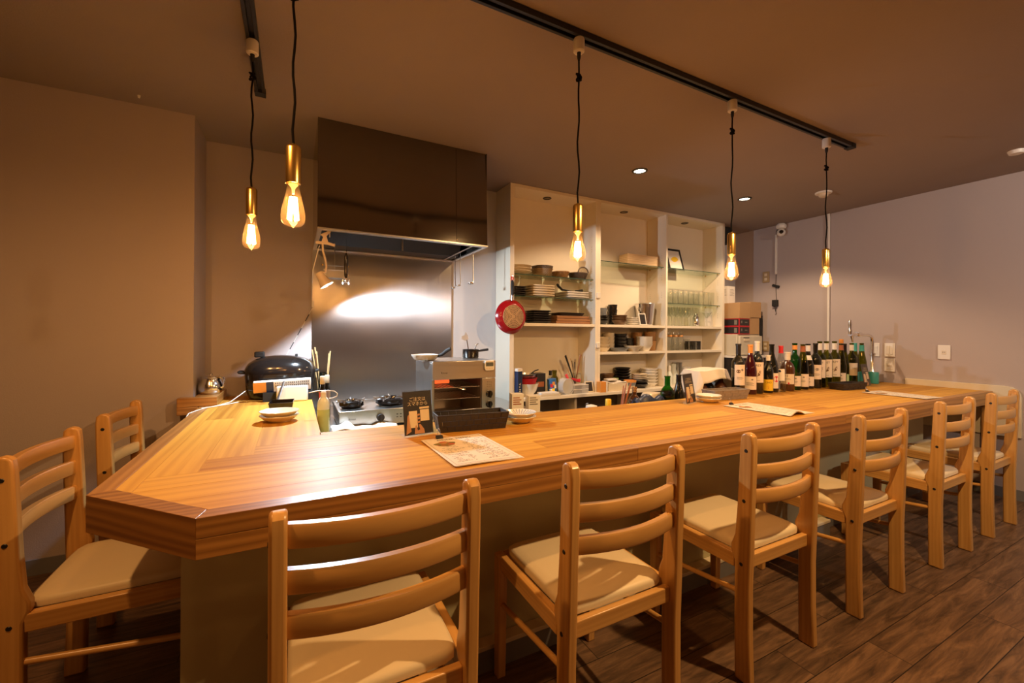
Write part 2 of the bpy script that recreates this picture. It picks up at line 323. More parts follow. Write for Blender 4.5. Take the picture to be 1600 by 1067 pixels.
    def build(s, name, mats, parent=None, loc=None, rotz=0.0, bevel=0.0, seg=2, label=None, smooth=True, solid=0.0, sub=0, rot=None):
        me = bpy.data.meshes.new(name); me.from_pydata(s.V, [], s.F)
        uvl = me.uv_layers.new(name='UVMap'); k = 0
        flat = [c for f in s.UV for uv in f for c in uv]; uvl.data.foreach_set('uv', flat)
        for mt in (mats if isinstance(mats, (list, tuple)) else [mats]): me.materials.append(M[mt])
        me.polygons.foreach_set('material_index', s.MI)
        if smooth:
            me.polygons.foreach_set('use_smooth', [True] * len(s.F)); me.set_sharp_from_angle(angle=math.radians(38))
        me.update()
        o = bpy.data.objects.new(name, me); COL.objects.link(o)
        if parent is not None: o.parent = parent
        if loc is not None: o.location = loc
        if rot is not None: o.rotation_euler = rot
        elif rotz: o.rotation_euler = (0, 0, rotz)
        if sub: x = o.modifiers.new('sub', 'SUBSURF'); x.levels = sub; x.render_levels = sub
        if solid: x = o.modifiers.new('solid', 'SOLIDIFY'); x.thickness = solid; x.offset = 0
        if bevel: x = o.modifiers.new('bevel', 'BEVEL'); x.width = bevel; x.segments = seg; x.limit_method = 'ANGLE'; x.angle_limit = math.radians(40)
        if label: o['label'] = label
        return o
def r_(r, seg): return 2 * PI * r / seg
_tx = {}
def text2d(body, size, align='CENTER'):
    k = (body, align)
    if k not in _tx:
        cu = bpy.data.curves.new('lettering', 'FONT'); cu.body = body; cu.size = 1.0; cu.align_x = align; cu.align_y = 'CENTER'; cu.resolution_u = 2
        ob = bpy.data.objects.new('lettering', cu); COL.objects.link(ob); dg = bpy.context.evaluated_depsgraph_get()
        me = bpy.data.meshes.new_from_object(ob.evaluated_get(dg))
        _tx[k] = ([(v.co.x, v.co.y) for v in me.vertices], [tuple(p.vertices) for p in me.polygons])
        bpy.data.objects.remove(ob); bpy.data.curves.remove(cu); bpy.data.meshes.remove(me)
    V, F = _tx[k]; return [(x * size, y * size) for x, y in V], F
def tag(o, label, cat, group=None):
    o['label'] = label; o['category'] = cat
    if group: o['group'] = group
    return o
def thing(name, label, cat, loc=(0, 0, 0), rotz=0.0, group=None, rot=None):
    o = bpy.data.objects.new(name, None); COL.objects.link(o); o.empty_display_size = 0.05
    o.location = loc; o.rotation_euler = rot if rot else (0, 0, rotz); return tag(o, label, cat, group)
def struct(name, mb, mat, **kw):
    o = mb.build(name, mat, **kw); o['kind'] = 'structure'; return o
KIDS = {}
def dup(root, loc, rotz, label, group=None):
    r = root.copy(); COL.objects.link(r); r.location = loc; r.rotation_euler = (0, 0, rotz); r['label'] = label
    if group: r['group'] = group
    for ch in list(root.children):
        c = ch.copy(); COL.objects.link(c); c.parent = r
        for g in list(ch.children):
            d = g.copy(); COL.objects.link(d); d.parent = c
    return r
def RX(a): return Matrix.Rotation(a, 4, 'X')
def RY(a): return Matrix.Rotation(a, 4, 'Y')
def RZ(a): return Matrix.Rotation(a, 4, 'Z')
def TR(x, y, z): return Matrix.Translation((x, y, z))
ORD = ['topmost', 'second down', 'third down', 'fourth down', 'fifth down', 'sixth down', 'seventh down', 'eighth down']
NTH = ['first', 'second', 'third', 'fourth', 'fifth', 'sixth', 'seventh', 'eighth', 'ninth']

# ------------------------------------------------------------------ the room
XR, YB, YL, XS, HC = 4.322, 2.985, 2.665, -0.46, 2.208
struct('floor', MB().box(-3.2, XR, -3.4, YB, -0.06, 0), 'floor', smooth=False)
struct('ceiling', MB().box(-3.2, XR, -3.4, YB, HC, HC + 0.06), 'ceiling', smooth=False)
struct('wall_right', MB().box(XR, XR + 0.08, -3.4, YB + 0.08, -0.06, HC + 0.06), 'wall', smooth=False)
struct('wall_left', MB().box(-3.2, XS, YL, YB + 0.08, -0.06, HC + 0.06), 'wall', smooth=False)
struct('wall_back', MB().box(XS, 1.04, YB, YB + 0.08, -0.06, HC + 0.06), 'wall', smooth=False)
struct('wall_back_kitchen', MB().box(1.04, XR, YB, YB + 0.08, -0.06, HC + 0.06), 'kitchen_wall', smooth=False)
struct('wall_front', MB().box(-3.28, XR + 0.08, -3.48, -3.4, -0.06, HC + 0.06), 'wall', smooth=False)
struct('wall_side', MB().box(-3.28, -3.2, -3.4, YL, -0.06, HC + 0.06), 'wall', smooth=False)
struct('baseboard_left', MB().box(-3.2, XS, YL - 0.008, YL, 0, 0.07), 'base_grey')
struct('baseboard_right', MB().box(XR - 0.008, XR, -3.4, 2.6, 0, 0.07), 'base_grey')

# ------------------------------------------------------------------ bar counter
ctr = thing('bar_counter', 'long honey-coloured pine bar counter with a chamfered corner and khaki base', 'counter', (0, 0, 0))
ZT, TH = 0.72, 0.085
FY0, FY1, AX0, AX1, CX1, CHY, CHX = 1.05, 1.745, -0.425, 0.09, 4.30, 1.31, -0.176
top = MB()
zt0 = ZT - 0.03
def clipx(y):  # chamfer line from (AX0,CHY) to (CHX,FY0)
    return AX0 + (CHX - AX0) * (CHY - y) / (CHY - FY0) if y < CHY else AX0
g = 0.0012
# boards meet in a staircase: each board of the short arm butts against a long board
ys = [FY0 + 0.045, 1.185, 1.285, 1.393, 1.52, 1.625, 1.71, FY1]
sx_ = [None, None, -0.338, -0.23, -0.112, -0.003, 0.085]
cuts = [[1.35, 3.05], [0.75, 2.5], [1.9, 3.3], [1.15, 2.75], [2.05, 3.5], [0.95, 2.3], [1.6, 3.1]]
for i in range(7):
    y0, y1 = ys[i] + g / 2, ys[i + 1] - g / 2
    if i == 0: a0, a1 = CHX + 0.015, clipx(y1) + 0.056
    elif i == 1: a0, a1 = clipx(y0) + 0.056, clipx(1.2775) + 0.056
    else: a0 = a1 = sx_[i] + g
    prev = (a0, a1)
    for xe in cuts[i] + [CX1]:
        top.hexa([(prev[0], y0, zt0), (xe - g, y0, zt0), (xe - g, y1, zt0), (prev[1], y1, zt0), (prev[0], y0, ZT), (xe - g, y0, ZT), (xe - g, y1, ZT), (prev[1], y1, ZT)], 0); prev = (xe, xe)
xs = [AX0 + 0.045, -0.338, -0.23, -0.112, -0.003, AX1]
st = [None, 1.393, 1.52, 1.625, 1.71]
for i in range(5):
    x0, x1 = xs[i] + g / 2, xs[i + 1] - g / 2
    l0, l1 = (1.325, 1.287) if i == 0 else (st[i] + g / 2, st[i] + g / 2)
    for (ya, yb) in ((None, 2.2), (2.2, 2.955)) if i % 2 else ((None, 2.55), (2.55, 2.955)):
        p0, p1 = (l0, l1) if ya is None else (ya, ya)
        top.hexa([(x0, p0, zt0), (x1, p1, zt0), (x1, yb - g, zt0), (x0, yb - g, zt0), (x0, p0, ZT), (x1, p1, ZT), (x1, yb - g, ZT), (x0, yb - g, ZT)], 1)
# sub-deck that closes the seams just below the board tops
deck = [(CHX + 0.02, FY0 + 0.03), (CX1, FY0 + 0.03), (CX1, FY1 - 0.002), (AX1 - 0.002, FY1 - 0.002), (AX1 - 0.002, 2.958), (AX0 + 0.03, 2.958), (AX0 + 0.03, CHY + 0.01)]
top.prism(deck, ZT - 0.05, ZT - 0.0014, 'z')
top.build('countertop', 'counter', ctr, smooth=False)
# rim boards
rim = MB()
zb = ZT - TH; rw = 0.045
for x0, x1, za, zc in ((CHX, 1.02, zb + 0.043, ZT + 0.0006), (1.021, 2.35, zb + 0.043, ZT + 0.0006), (2.351, CX1, zb + 0.043, ZT + 0.0006), (CHX, 0.42, zb, zb + 0.042), (0.421, 1.75, zb, zb + 0.042), (1.751, 3.3, zb, zb + 0.042), (3.301, CX1, zb, zb + 0.042)):
    left = x0 == CHX; xi = x0 + (0.012 if left else 0)
    rim.hexa([(x0, FY0, za), (x1, FY0, za), (x1, FY0 + rw, za), (xi, FY0 + rw, za), (x0, FY0, zc), (x1, FY0, zc), (x1, FY0 + rw, zc), (xi, FY0 + rw, zc)], 0)
n = Vector((CHY - FY0, CHX - AX0, 0)).normalized() * rw
a, b = Vector((AX0, CHY, 0)), Vector((CHX, FY0, 0)); a2, b2 = a + Vector((rw * 0.98, rw * 0.45, 0)), b + Vector((0.012, rw, 0))
dvec = (b - a).normalized()
rim2 = MB(); rim2.T = Matrix.Identity(4)
q = [tuple(v_) for v_ in (a, b, b2, a2)]
rim.hexa([(p[0], p[1], zb) for p in q] + [(p[0], p[1], ZT + 0.0006) for p in q], 0)
rim.hexa([(AX0, CHY, zb), (a2.x, a2.y, zb), (AX0 + rw, 2.96, zb), (AX0, 2.96, zb), (AX0, CHY, ZT + 0.0006), (a2.x, a2.y, ZT + 0.0006), (AX0 + rw, 2.96, ZT + 0.0006), (AX0, 2.96, ZT + 0.0006)], 1)
rim.build('edge_trim', 'trim_wood', ctr, bevel=0.0008, smooth=False, label='darker pine edge boards round the countertop')
base = MB()
base.prism([(-0.245, 1.29), (3.93, 1.29), (3.93, 1.70), (0.05, 1.70), (0.05, 2.95), (-0.19, 2.95), (-0.19, 1.42), (-0.245, 1.40)], 0.07, ZT - 0.051, 'z')
base.build('base_panel', 'panel', ctr, smooth=False, label='khaki painted base panels')
MB().box(-0.235, 2.63, 1.244, 1.2895, 0.07, 0.085).build('plinth_ledge', 'ledge', ctr, bevel=0.002, label='cream ledge along the foot of the base')
MB().box(-0.235, 2.63, 1.247, 1.2895, 0, 0.0695).box(-0.24, 3.92, 1.30, 1.39, 0, 0.0695).box(-0.185, 3.92, 1.39, 1.69, 0, 0.0695).box(-0.185, 0.045, 1.7, 2.94, 0, 0.0695).build('kickboard', 'base_grey', ctr, label='grey kickboard')
MB().box(4.245, 4.285, 1.052, 1.09, 0, zb - 0.0005, 2).build('end_post', 'trim_wood', ctr, bevel=0.002)

led = MB().box(-0.515, -0.35, 2.60, 2.655, ZT + 0.001, 0.767, 0).box(-0.452, -0.35, 2.655, 2.94, ZT + 0.001, 0.767, 0).box(-0.515, -0.43, 2.60, 2.655, 0.682, ZT + 0.001, 0)
tag(led.build('corner_ledge', 'trim_wood', bevel=0.002), 'small wooden corner ledge block by the left wall under the metal pot', 'ledge')

# ------------------------------------------------------------------ chairs
def make_chair(label):
    t = thing('chair', label, 'chair', group='ladder-back chairs around the bar counter')
    hw = 0.179
    prof = [(-0.030, 0.0), (0.022, 0.0), (0.024, 0.20), (0.024, 0.375), (0.036, 0.405), (0.036, 0.425), (0.023, 0.46), (0.016, 0.55), (0.010, 0.68), (0.0065, 0.755)]
    for k in range(1, 6):
        a_ = k / 6 * PI; prof.append((-0.0150 + 0.0215 * math.cos(a_), 0.770 + 0.022 * math.sin(a_)))
    prof += [(-0.0365, 0.755), (-0.034, 0.65), (-0.030, 0.52), (-0.028, 0.42), (-0.024, 0.30), (-0.025, 0.15)]
    def yb(z):  # centre line of the post at height z
        return (-0.004 if z < 0.3 else 0.0) if z < 0.42 else -0.002 - 0.013 * min(1, (z - 0.42) / 0.33)
    for s_ in (-1, 1):
        po = MB().prism(prof, s_ * hw - 0.0145, s_ * hw + 0.0145, 'x', grain=1).build('back_post', 'chair', t, bevel=0.006, seg=3)
        for z in (0.735, 0.575, 0.372):
            bo = MB(); xo = s_ * (hw + 0.0146); bo.T = TR(xo, yb(z), z) @ RY(s_ * PI / 2)
            bo.lathe([(0.0, 0.0012), (0.0022, 0.0012), (0.0045, 0.0016), (0.006, 0.0)], seg=12).build('bolt', 'black_metal', po)
        MB().hexa([(s_ * hw - 0.015, 0.355, 0), (s_ * hw + 0.015, 0.355, 0), (s_ * hw + 0.015, 0.382, 0), (s_ * hw - 0.015, 0.382, 0),
                   (s_ * hw - 0.015, 0.345, 0.392), (s_ * hw + 0.015, 0.345, 0.392), (s_ * hw + 0.015, 0.387, 0.392), (s_ * hw - 0.015, 0.387, 0.392)], 2).build('leg', 'chair', t, bevel=0.004)
        MB().tube([(s_ * hw, 0.02, 0.275), (s_ * hw, 0.36, 0.235)], 0.0085, 10).build('stretcher', 'chair', t)
    def slat(z0, z1, nm):
        mb = MB(); NU = 12; rows = []; o_ = random.random() * 9
        for i in range(NU + 1):
            u = i / NU; x = -hw + 0.013 + (2 * hw - 0.026) * u; bow = -0.030 * (1 - (2 * u - 1) ** 2); rows.append([])
            for k in range(8):
                a_ = 2 * PI * k / 8 + PI / 8; cy, cz = math.cos(a_), math.sin(a_)
                yy = 0.0105 * (1 if cy > 0 else -1) * abs(cy) ** 0.35; zz = (z1 - z0) / 2 * (1 if cz > 0 else -1) * abs(cz) ** 0.3
                zc = (z0 + z1) / 2; rows[-1].append(mb.v((x, yb(zc) + bow + yy, zc + zz)))
        for i in range(NU):
            for k in range(8):
                l = (k + 1) % 8; mb.face([rows[i][k], rows[i][l], rows[i + 1][l], rows[i + 1][k]], [(i * 0.03 + o_, k * 0.01), (i * 0.03 + o_, k * 0.01 + 0.01), (i * 0.03 + 0.03 + o_, k * 0.01 + 0.01), (i * 0.03 + 0.03 + o_, k * 0.01)])
        mb.build(nm, 'chair', t)
    for z0, z1 in ((0.724, 0.768), (0.643, 0.687), (0.563, 0.607)): slat(z0, z1, 'slat')
    fr = MB()
    for s_ in (-1, 1):
        x0, x1 = sorted((s_ * (hw - 0.011), s_ * (hw + 0.013))); fr.box(x0, x1, 0.025, 0.343, 0.352, 0.398, 1)
    fr.box(-hw + 0.014, hw - 0.014, -0.008, 0.012, 0.352, 0.394, 0); fr.box(-hw + 0.016, hw - 0.016, 0.362, 0.384, 0.352, 0.392, 0)
    fr.build('seat_frame', 'chair', t, bevel=0.003)
    # padded seat: rounded rectangle with a soft crown
    mb = MB(); NS = 64; rings = [(0.94, 0.390), (1.0, 0.397), (1.0, 0.408), (0.985, 0.415), (0.94, 0.420), (0.8, 0.4235), (0.5, 0.4255), (0.25, 0.426)]; R = []
    for sc_, z in rings:
        row = []
        for k in range(NS):
            a_ = 2 * PI * k / NS; ca, sa = math.cos(a_), math.sin(a_); gg = (abs(ca) ** 11 + abs(sa) ** 11) ** (-1 / 11)
            row.append(mb.v((ca * gg * 0.165 * sc_, 0.190 + sa * gg * 0.180 * sc_, z)))
        R.append(row)
    for i in range(len(rings) - 1):
        for k in range(NS): l = (k + 1) % NS; mb.face([R[i][k], R[i][l], R[i + 1][l], R[i + 1][k]], [(0, 0)] * 4)
    mb.face(R[-1], [(0, 0)] * NS); mb.build('seat', 'seat', t, label='cream vinyl padded seat')
    return t
CH = [(0.156, 0.844, 0.0, 'pine ladder-back chair with cream seat, first along the long counter front from the chamfered corner'),
      (0.772, 0.846, 0.0, 'pine ladder-back chair below the nearest drink menu sheet, second along the long counter front'),
      (1.456, 0.847, 0.0, 'pine ladder-back chair, third along the long counter front from the chamfered corner'),
      (2.140, 0.847, 0.0, 'pine ladder-back chair in front of the middle menu sheet, fourth along the long counter front'),
      (2.902, 0.848, 0.0, 'pine ladder-back chair below the farthest menu sheet, fifth along the long counter front'),
      (3.572, 0.847, 0.0, 'pine ladder-back chair nearest the pale right wall, last along the long counter front'),
      (-0.615, 1.665, -PI / 2, 'pine ladder-back chair at the counter short arm, the nearer of two, beside the chamfered corner'),
      (-0.615, 2.27, -PI / 2, 'pine ladder-back chair at the counter short arm, the farther one beside the left wall')]
ch0 = make_chair(CH[0][3])
for i, (x, y, rz, lb) in enumerate(CH):
    if i == 0: ch0.location = (x, y, 0)
    else: dup(ch0, (x, y, 0), rz, lb)

# ------------------------------------------------------------------ ceiling tracks and pendants
def track(p0, p1, label):
    t = thing('ceiling_track', label, 'light track', (0, 0, 0)); a, b = Vector(p0), Vector(p1); d = (b - a).normalized(); ln = (b - a).length
    t.location = a; t.rotation_euler = (0, 0, math.atan2(d.y, d.x))
    MB().box(0, ln, -0.020, -0.008, -0.022, 0).box(0, ln, 0.008, 0.020, -0.022, 0).box(0, ln, -0.008, 0.008, -0.010, 0).build('rail', 'black_metal', t, bevel=0.001)
    MB().box(ln - 0.03, ln + 0.012, -0.022, 0.022, -0.026, -0.0002).build('end_cap', 'black_matte', t, bevel=0.002)
    return t
track((-0.35, 1.262, HC - 0.0005), (2.86, 1.262, HC - 0.0005), 'long black ceiling track above the long counter front')
track((-0.145, 0.9, HC - 0.0005), (-0.145, 2.245, HC - 0.0005), 'short black ceiling track above the counter short arm')
def make_pendant(loc, zs, zb_, label, knot=0.17):
    """zs: top of the socket, zb_: tip of the bulb"""
    t = thing('pendant_lamp', label, 'pendant lamp', (loc[0], loc[1], HC - 0.023), group='bare bulb pendants with brass sockets'); z0 = HC - 0.023
    MB().lathe([(0, -0.05), (0.017, -0.05), (0.0205, -0.046), (0.0205, -0.004), (0.019, 0), (0, 0)], seg=24).build('track_adapter', 'white_plastic', t)
    MB().lathe([(0.0, -0.078), (0.004, -0.078), (0.0065, -0.07), (0.0075, -0.0502), (0, -0.0502)], seg=16).build('cord_grip', 'black_matte', t)
    a = zs - z0; pts = []; nk = 14
    for k in range(nk + 1):
        z = -0.076 + (a + 0.078) * k / nk; pts.append((0.003 * math.sin(k * 1.3), 0.003 * math.sin(k * 0.9 + 1), z))
    pts[0] = (0, 0, -0.076); pts[-1] = (0, 0, a - 0.002)
    co = MB().tube(pts, 0.0032, 8); co.build('cord', 'cord_black', t)
    kp = []
    for k in range(61):
        u = k / 60 * 2 * PI * 4; kp.append(((0.0065 + 0.003 * math.sin(u * 0.61)) * math.cos(u), (0.0065 + 0.003 * math.cos(u * 0.47)) * math.sin(u), -knot - 0.004 - 0.026 * k / 60 + 0.004 * math.sin(u * 0.8)))
    MB().tube(kp, 0.0034, 6).build('cord_knot', 'cord_black', t)
    hs = 0.105
    MB().lathe([(0, a), (0.006, a), (0.0065, a - 0.002), (0.012, a - 0.003), (0.0165, a - 0.006), (0.0185, a - 0.012), (0.0185, a - hs), (0.017, a - hs - 0.001), (0.0, a - hs - 0.001)], seg=32).build('socket', 'brass', t)
    b = a - hs - 0.0015; hb = (zs - hs) - zb_
    pr = [(0.0135, 0), (0.0150, 0.08), (0.0185, 0.24), (0.0238, 0.44), (0.0283, 0.62), (0.0298, 0.74), (0.0280, 0.86), (0.0215, 0.945), (0.0105, 0.975), (0.0045, 0.98), (0.0035, 1.0), (0, 1.003)]
    bu = MB().lathe([(r, b - h * hb) for r, h in pr], seg=32).build('bulb', 'bulb_glass', t)
    fi = MB()
    for k in range(6):
        an = 2 * PI * k / 6; x, y = math.cos(an), math.sin(an)
        fi.tube([(0.0065 * x, 0.0065 * y, b - 0.026 - 0.08 * hb), (0.0115 * x, 0.0115 * y, b - 0.82 * hb)], 0.0034, 6)
    fi.build('filament', 'filament', bu)
    MB().lathe([(0, b - 0.10 * hb), (0.007, b - 0.10 * hb), (0.011, b - 0.02), (0.013, b), (0, b)] if False else [(0, b - 0.026), (0.003, b - 0.026), (0.004, b - 0.012), (0.0125, b - 0.0005), (0, b - 0.0003)], seg=16).build('bulb_stem', 'shade_white', bu)
    return t
make_pendant((-0.145, 1.84), 1.640, 1.408, 'brass socket bulb pendant on the short ceiling track over the counter short arm', 0.115)
make_pendant((-0.005, 1.262), 1.600, 1.380, 'bulb pendant hanging largest and nearest, in front of the grey wall beside the hood', 0.17)
make_pendant((0.924, 1.262), 1.580, 1.368, 'bulb pendant in front of the cream shelves, with its white adapter in view', 0.125)
make_pendant((1.798, 1.262), 1.576, 1.353, 'bulb pendant at the right edge of the cream shelves, before the cardboard boxes', 0.125)
make_pendant((2.602, 1.262), 1.581, 1.366, 'farthest bulb pendant at the end of the long ceiling track, before the white conduit', 0.145)
# ------------------------------------------------------------------ ceiling fittings
def downlight(x, y, label, aim, en):
    t = thing('downlight', label, 'ceiling light', (x, y, HC - 0.0005))
    MB().lathe([(0.036, 0.004), (0.038, -0.006), (0.050, -0.005), (0.052, -0.001), (0.0515, 0)], seg=32).build('trim_ring', 'black_metal', t)
    MB().lathe([(0, -0.0015), (0.03, -0.0015), (0.037, -0.0005)], seg=28).build('lamp_face', 'lamp_face', t)
    lamp('downlight_beam', 'SPOT', (x, y, HC - 0.02), en, (1.0, 0.68, 0.40), 0.025, 128, 0.35, aim)
downlight(2.07, 2.13, 'bright recessed ceiling downlight in front of the cream shelves', (2.2, 2.42, 0), 40)
downlight(3.245, 2.165, 'recessed ceiling downlight nearer the right wall, in front of the wine glasses', (3.4, 2.3, 0), 58)
t = thing('smoke_detector', 'round white smoke detector on the ceiling near the farthest pendant', 'smoke detector', (3.63, 1.78, HC - 0.0005))
MB().lathe([(0, -0.012), (0.052, -0.012), (0.055, -0.008), (0.055, 0), (0, 0)], seg=32).build('base_plate', 'white_plastic', t)
MB().lathe([(0, -0.036), (0.024, -0.036), (0.031, -0.03), (0.031, -0.0122), (0, -0.0122)], seg=24).build('sensor', 'cream_china', t)
tag(MB().lathe([(0, -0.012), (0.004, -0.012), (0.006, -0.004), (0.006, 0), (0, 0)], seg=12).build('ceiling_hook', 'white_plastic', loc=(-0.655, 2.56, HC - 0.0005)), 'tiny white hook in the ceiling beside the left wall', 'hook')
tag(MB().lathe([(0, -0.02), (0.03, -0.02), (0.036, -0.006), (0.036, 0), (0, 0)], seg=24).build('ceiling_vent', 'white_plastic', loc=(3.81, 0.842, HC - 0.0005)), 'round white ceiling vent cut off by the right picture edge', 'vent')
# ------------------------------------------------------------------ right wall fittings
t = thing('security_camera', 'white dome security camera high on the right wall under the ceiling', 'camera', (XR - 0.045, 2.47, 2.205))
MB().lathe([(0, 0), (0.03, 0), (0.043, -0.016), (0.046, -0.03), (0.04, -0.048), (0, -0.056)], seg=24).build('base', 'white_plastic', t)
hd = MB().lathe([(0.0, -0.042)] + [(0.038 * math.sin(a_ * PI / 10), -0.088 + 0.038 * math.cos(a_ * PI / 10)) for a_ in range(1, 10)] + [(0, -0.126)], seg=24).build('head', 'white_plastic', t)
mb = MB(); mb.T = TR(-0.031, -0.019, -0.088) @ RZ(math.atan2(-0.5, -0.86)) @ RY(PI / 2); mb.lathe([(0.0, 0.007), (0.012, 0.006), (0.0185, 0.0), (0, -0.003)], seg=20); mb.build('lens', 'black_gloss', hd)
def rod(name, mat, pts, r, label, cat, group=None, seg=8):
    return tag(MB().tube(pts, r, seg).build(name, mat), label, cat, group)
rod('conduit', 'white_plastic', [(XR - 0.011, 2.068, 0.735), (XR - 0.011, 2.068, 2.18), (XR - 0.018, 2.068, 2.207)], 0.0105, 'tall white cable conduit up the right wall behind the farthest pendant', 'conduit')
t = thing('camera_cable', 'black cable of the security camera with white cover strip and adapter on the wall', 'cable', (XR - 0.001, 2.54, 2.19))
MB().tube([(-0.004, 0.0, -0.475), (-0.006, 0.003, -0.58), (-0.004, -0.004, -0.72), (-0.004, 0.0, -0.85)], 0.0025, 6).build('cable', 'black_matte', t)
MB().tube([(-0.004, -0.03, -0.01), (-0.005, 0.0, -0.04), (-0.004, 0.002, -0.075)], 0.0025, 6).build('cable', 'black_matte', t)
MB().box(-0.012, 0, -0.010, 0.010, -0.475, -0.075).build('cover_strip', 'white_plastic', t, bevel=0.002)
mb = MB(); mb.T = TR(-0.012, -0.002, -0.595) @ RX(0.35); mb.box(-0.01, 0.01, -0.035, 0.035, -0.012, 0.012).build('plug', 'black_matte', t, bevel=0.004)
MB().box(-0.035, -0.001, -0.025, 0.025, -0.80, -0.735).build('adapter', 'black_matte', t, bevel=0.004)
MB().tube([(-0.01, 0.01, -0.80), (-0.012, 0.002, -0.84), (-0.008, -0.006, -0.87), (-0.008, 0.003, -0.885)], 0.0025, 6).build('cable', 'black_matte', t)
def plate(y0, y1, z0, z1, label, kind):
    t = thing(kind, label, 'wall switch' if 'switch' in kind else 'socket', (XR - 0.0005, (y0 + y1) / 2, (z0 + z1) / 2)); hy, hz = (y1 - y0) / 2, (z1 - z0) / 2
    MB().box(-0.008, 0, -hy, hy, -hz, hz).build('cover_plate', 'white_plastic', t, bevel=0.003); return t, hy, hz
t, hy, hz = plate(1.692, 1.752, 0.927, 1.04, 'white switch plate half behind the chrome tap arm', 'wall_switch')
for k in range(3): MB().box(-0.0115, -0.0085, -0.018, 0.018, -0.034 + k * 0.024, -0.014 + k * 0.024).build('rocker', 'white_plastic', t, bevel=0.001)
t, hy, hz = plate(1.59, 1.66, 0.928, 1.04, 'white double switch plate above the dimmer', 'wall_switch')
for k in (-1, 1): MB().box(-0.0115, -0.0085, min(k * 0.001, k * 0.021), max(k * 0.001, k * 0.021), -0.034, 0.034).build('rocker', 'white_plastic', t, bevel=0.001)
t, hy, hz = plate(1.59, 1.66, 0.808, 0.915, 'white dimmer plate with a round knob, below the double switch', 'dimmer_switch')
MB().box(-0.0105, -0.0085, -0.021, 0.021, -0.034, 0.034).build('insert', 'white_plastic', t, bevel=0.001)
mb = MB(); mb.T = TR(-0.0107, 0, 0.005) @ RY(-PI / 2); mb.lathe([(0.011, 0), (0.010, 0.012), (0, 0.013)], seg=20).build('knob', 'white_gloss', t)
t, hy, hz = plate(1.267, 1.337, 0.926, 1.033, 'white socket plate alone on the wall right of the switches', 'wall_socket')
MB().box(-0.0105, -0.0085, -0.012, 0.012, -0.015, 0.015).build('outlet', 'cream_china', t, bevel=0.001)
for y_ in (-0.005, 0.005): MB().box(-0.0112, -0.0106, y_ - 0.0012, y_ + 0.0012, -0.005, 0.005).build('slot', 'ink', t)
for z0, z1, lb in ((1.642, 1.754, 'beige socket plate high on the wall beside the camera cable'), (0.933, 1.037, 'beige socket plate low behind the wine bottles')):
    t = thing('wall_socket', lb, 'socket', (XR - 0.0005, 2.643, (z0 + z1) / 2)); h_ = (z1 - z0) / 2
    MB().box(-0.008, 0, -0.035, 0.035, -h_, h_).build('cover_plate', 'beige_plate', t, bevel=0.003)
    for k in (-1, 1): MB().box(-0.0105, -0.0085, -0.014, 0.014, k * 0.022 - 0.014, k * 0.022 + 0.014).build('outlet', 'cream_china', t, bevel=0.001)
# cream board on the right wall behind the counter end
pl = [(1.523, 0.42), (1.523, 0.766), (1.00, 0.763)] + [(0.96 - 0.0, 0.757), (0.937, 0.742), (0.925, 0.715), (0.92, 0.69), (0.92, 0.42)]
tag(MB().prism(pl, XR - 0.02, XR - 0.0005, 'x').build('wall_board', 'ledge', bevel=0.002), 'cream board with one rounded corner on the right wall at the counter end', 'board')

# ------------------------------------------------------------------ hood, steel wall and back bench
HX0, HX1, HY0, HY1, HZ = 0.101, 1.050, 2.365, 2.975, 1.638
t = thing('range_hood', 'dark polished steel range hood box hanging from the ceiling over the stove', 'range hood', (0, 0, 0))
def hpanel(x0, x1):
    ya, yb_ = HY0 - 0.012, HY0 + 0.012; sk = lambda x: 0.008 * (x - HX0) / (HX1 - HX0); q = [(x0, sk(x0)), (x1, sk(x1))]
    return MB().hexa([(x0, ya + sk(x0), HZ), (x1, ya + sk(x1), HZ), (x1, ya + 0.008 + sk(x1), HZ), (x0, ya + 0.008 + sk(x0), HZ), (x0, yb_ + sk(x0), HC - 0.001), (x1, yb_ + sk(x1), HC - 0.001), (x1, yb_ + 0.008 + sk(x1), HC - 0.001), (x0, yb_ + 0.008 + sk(x0), HC - 0.001)], 0)
hpanel(HX0, 0.850).build('front_panel', 'hood', t, bevel=0.001)
hpanel(0.8512, HX1).build('front_panel', 'hood', t, bevel=0.001)
MB().box(HX0, HX0 + 0.006, HY0 + 0.012, HY1, HZ, HC - 0.001, 1).build('side_panel', 'hood', t)
MB().box(HX1 - 0.006, HX1, HY0 + 0.012, HY1, HZ, HC - 0.001, 1).build('side_panel', 'hood', t)
MB().box(HX0 + 0.007, HX1 - 0.007, HY0 + 0.02, HY1 - 0.02, HZ + 0.14, HZ + 0.15, 0).box(HX0 + 0.007, HX1 - 0.007, HY1 - 0.02, HY1 - 0.012, HZ, HZ + 0.14).build('inner_canopy', 'dark_inside', t)
MB().box(HX0, HX1, HY0 - 0.014, HY0 + 0.022, HZ - 0.010, HZ - 0.0005, 0).box(HX0, HX0 + 0.022, HY0 + 0.022, HY1, HZ - 0.010, HZ - 0.0005, 1).box(HX1 - 0.022, HX1, HY0 + 0.022, HY1, HZ - 0.010, HZ - 0.0005, 1).box(HX0 + 0.022, HX1 - 0.022, HY1 - 0.03, HY1, HZ - 0.010, HZ - 0.0005, 0).build('rim_channel', 'steel', t, bevel=0.001, label='bright steel channel round the lower edge')
mb = MB()
mb.hexa([(HX0 + 0.03, 2.80, HZ + 0.0), (HX1 - 0.03, 2.80, HZ + 0.0), (HX1 - 0.03, 2.94, HZ - 0.0), (HX0 + 0.03, 2.94, HZ - 0.0), (HX0 + 0.03, 2.70, HZ + 0.12), (HX1 - 0.03, 2.70, HZ + 0.12), (HX1 - 0.03, 2.94, HZ + 0.12), (HX0 + 0.03, 2.94, HZ + 0.12)], 0)
mb.build('grease_filter', 'dark_inside', t)
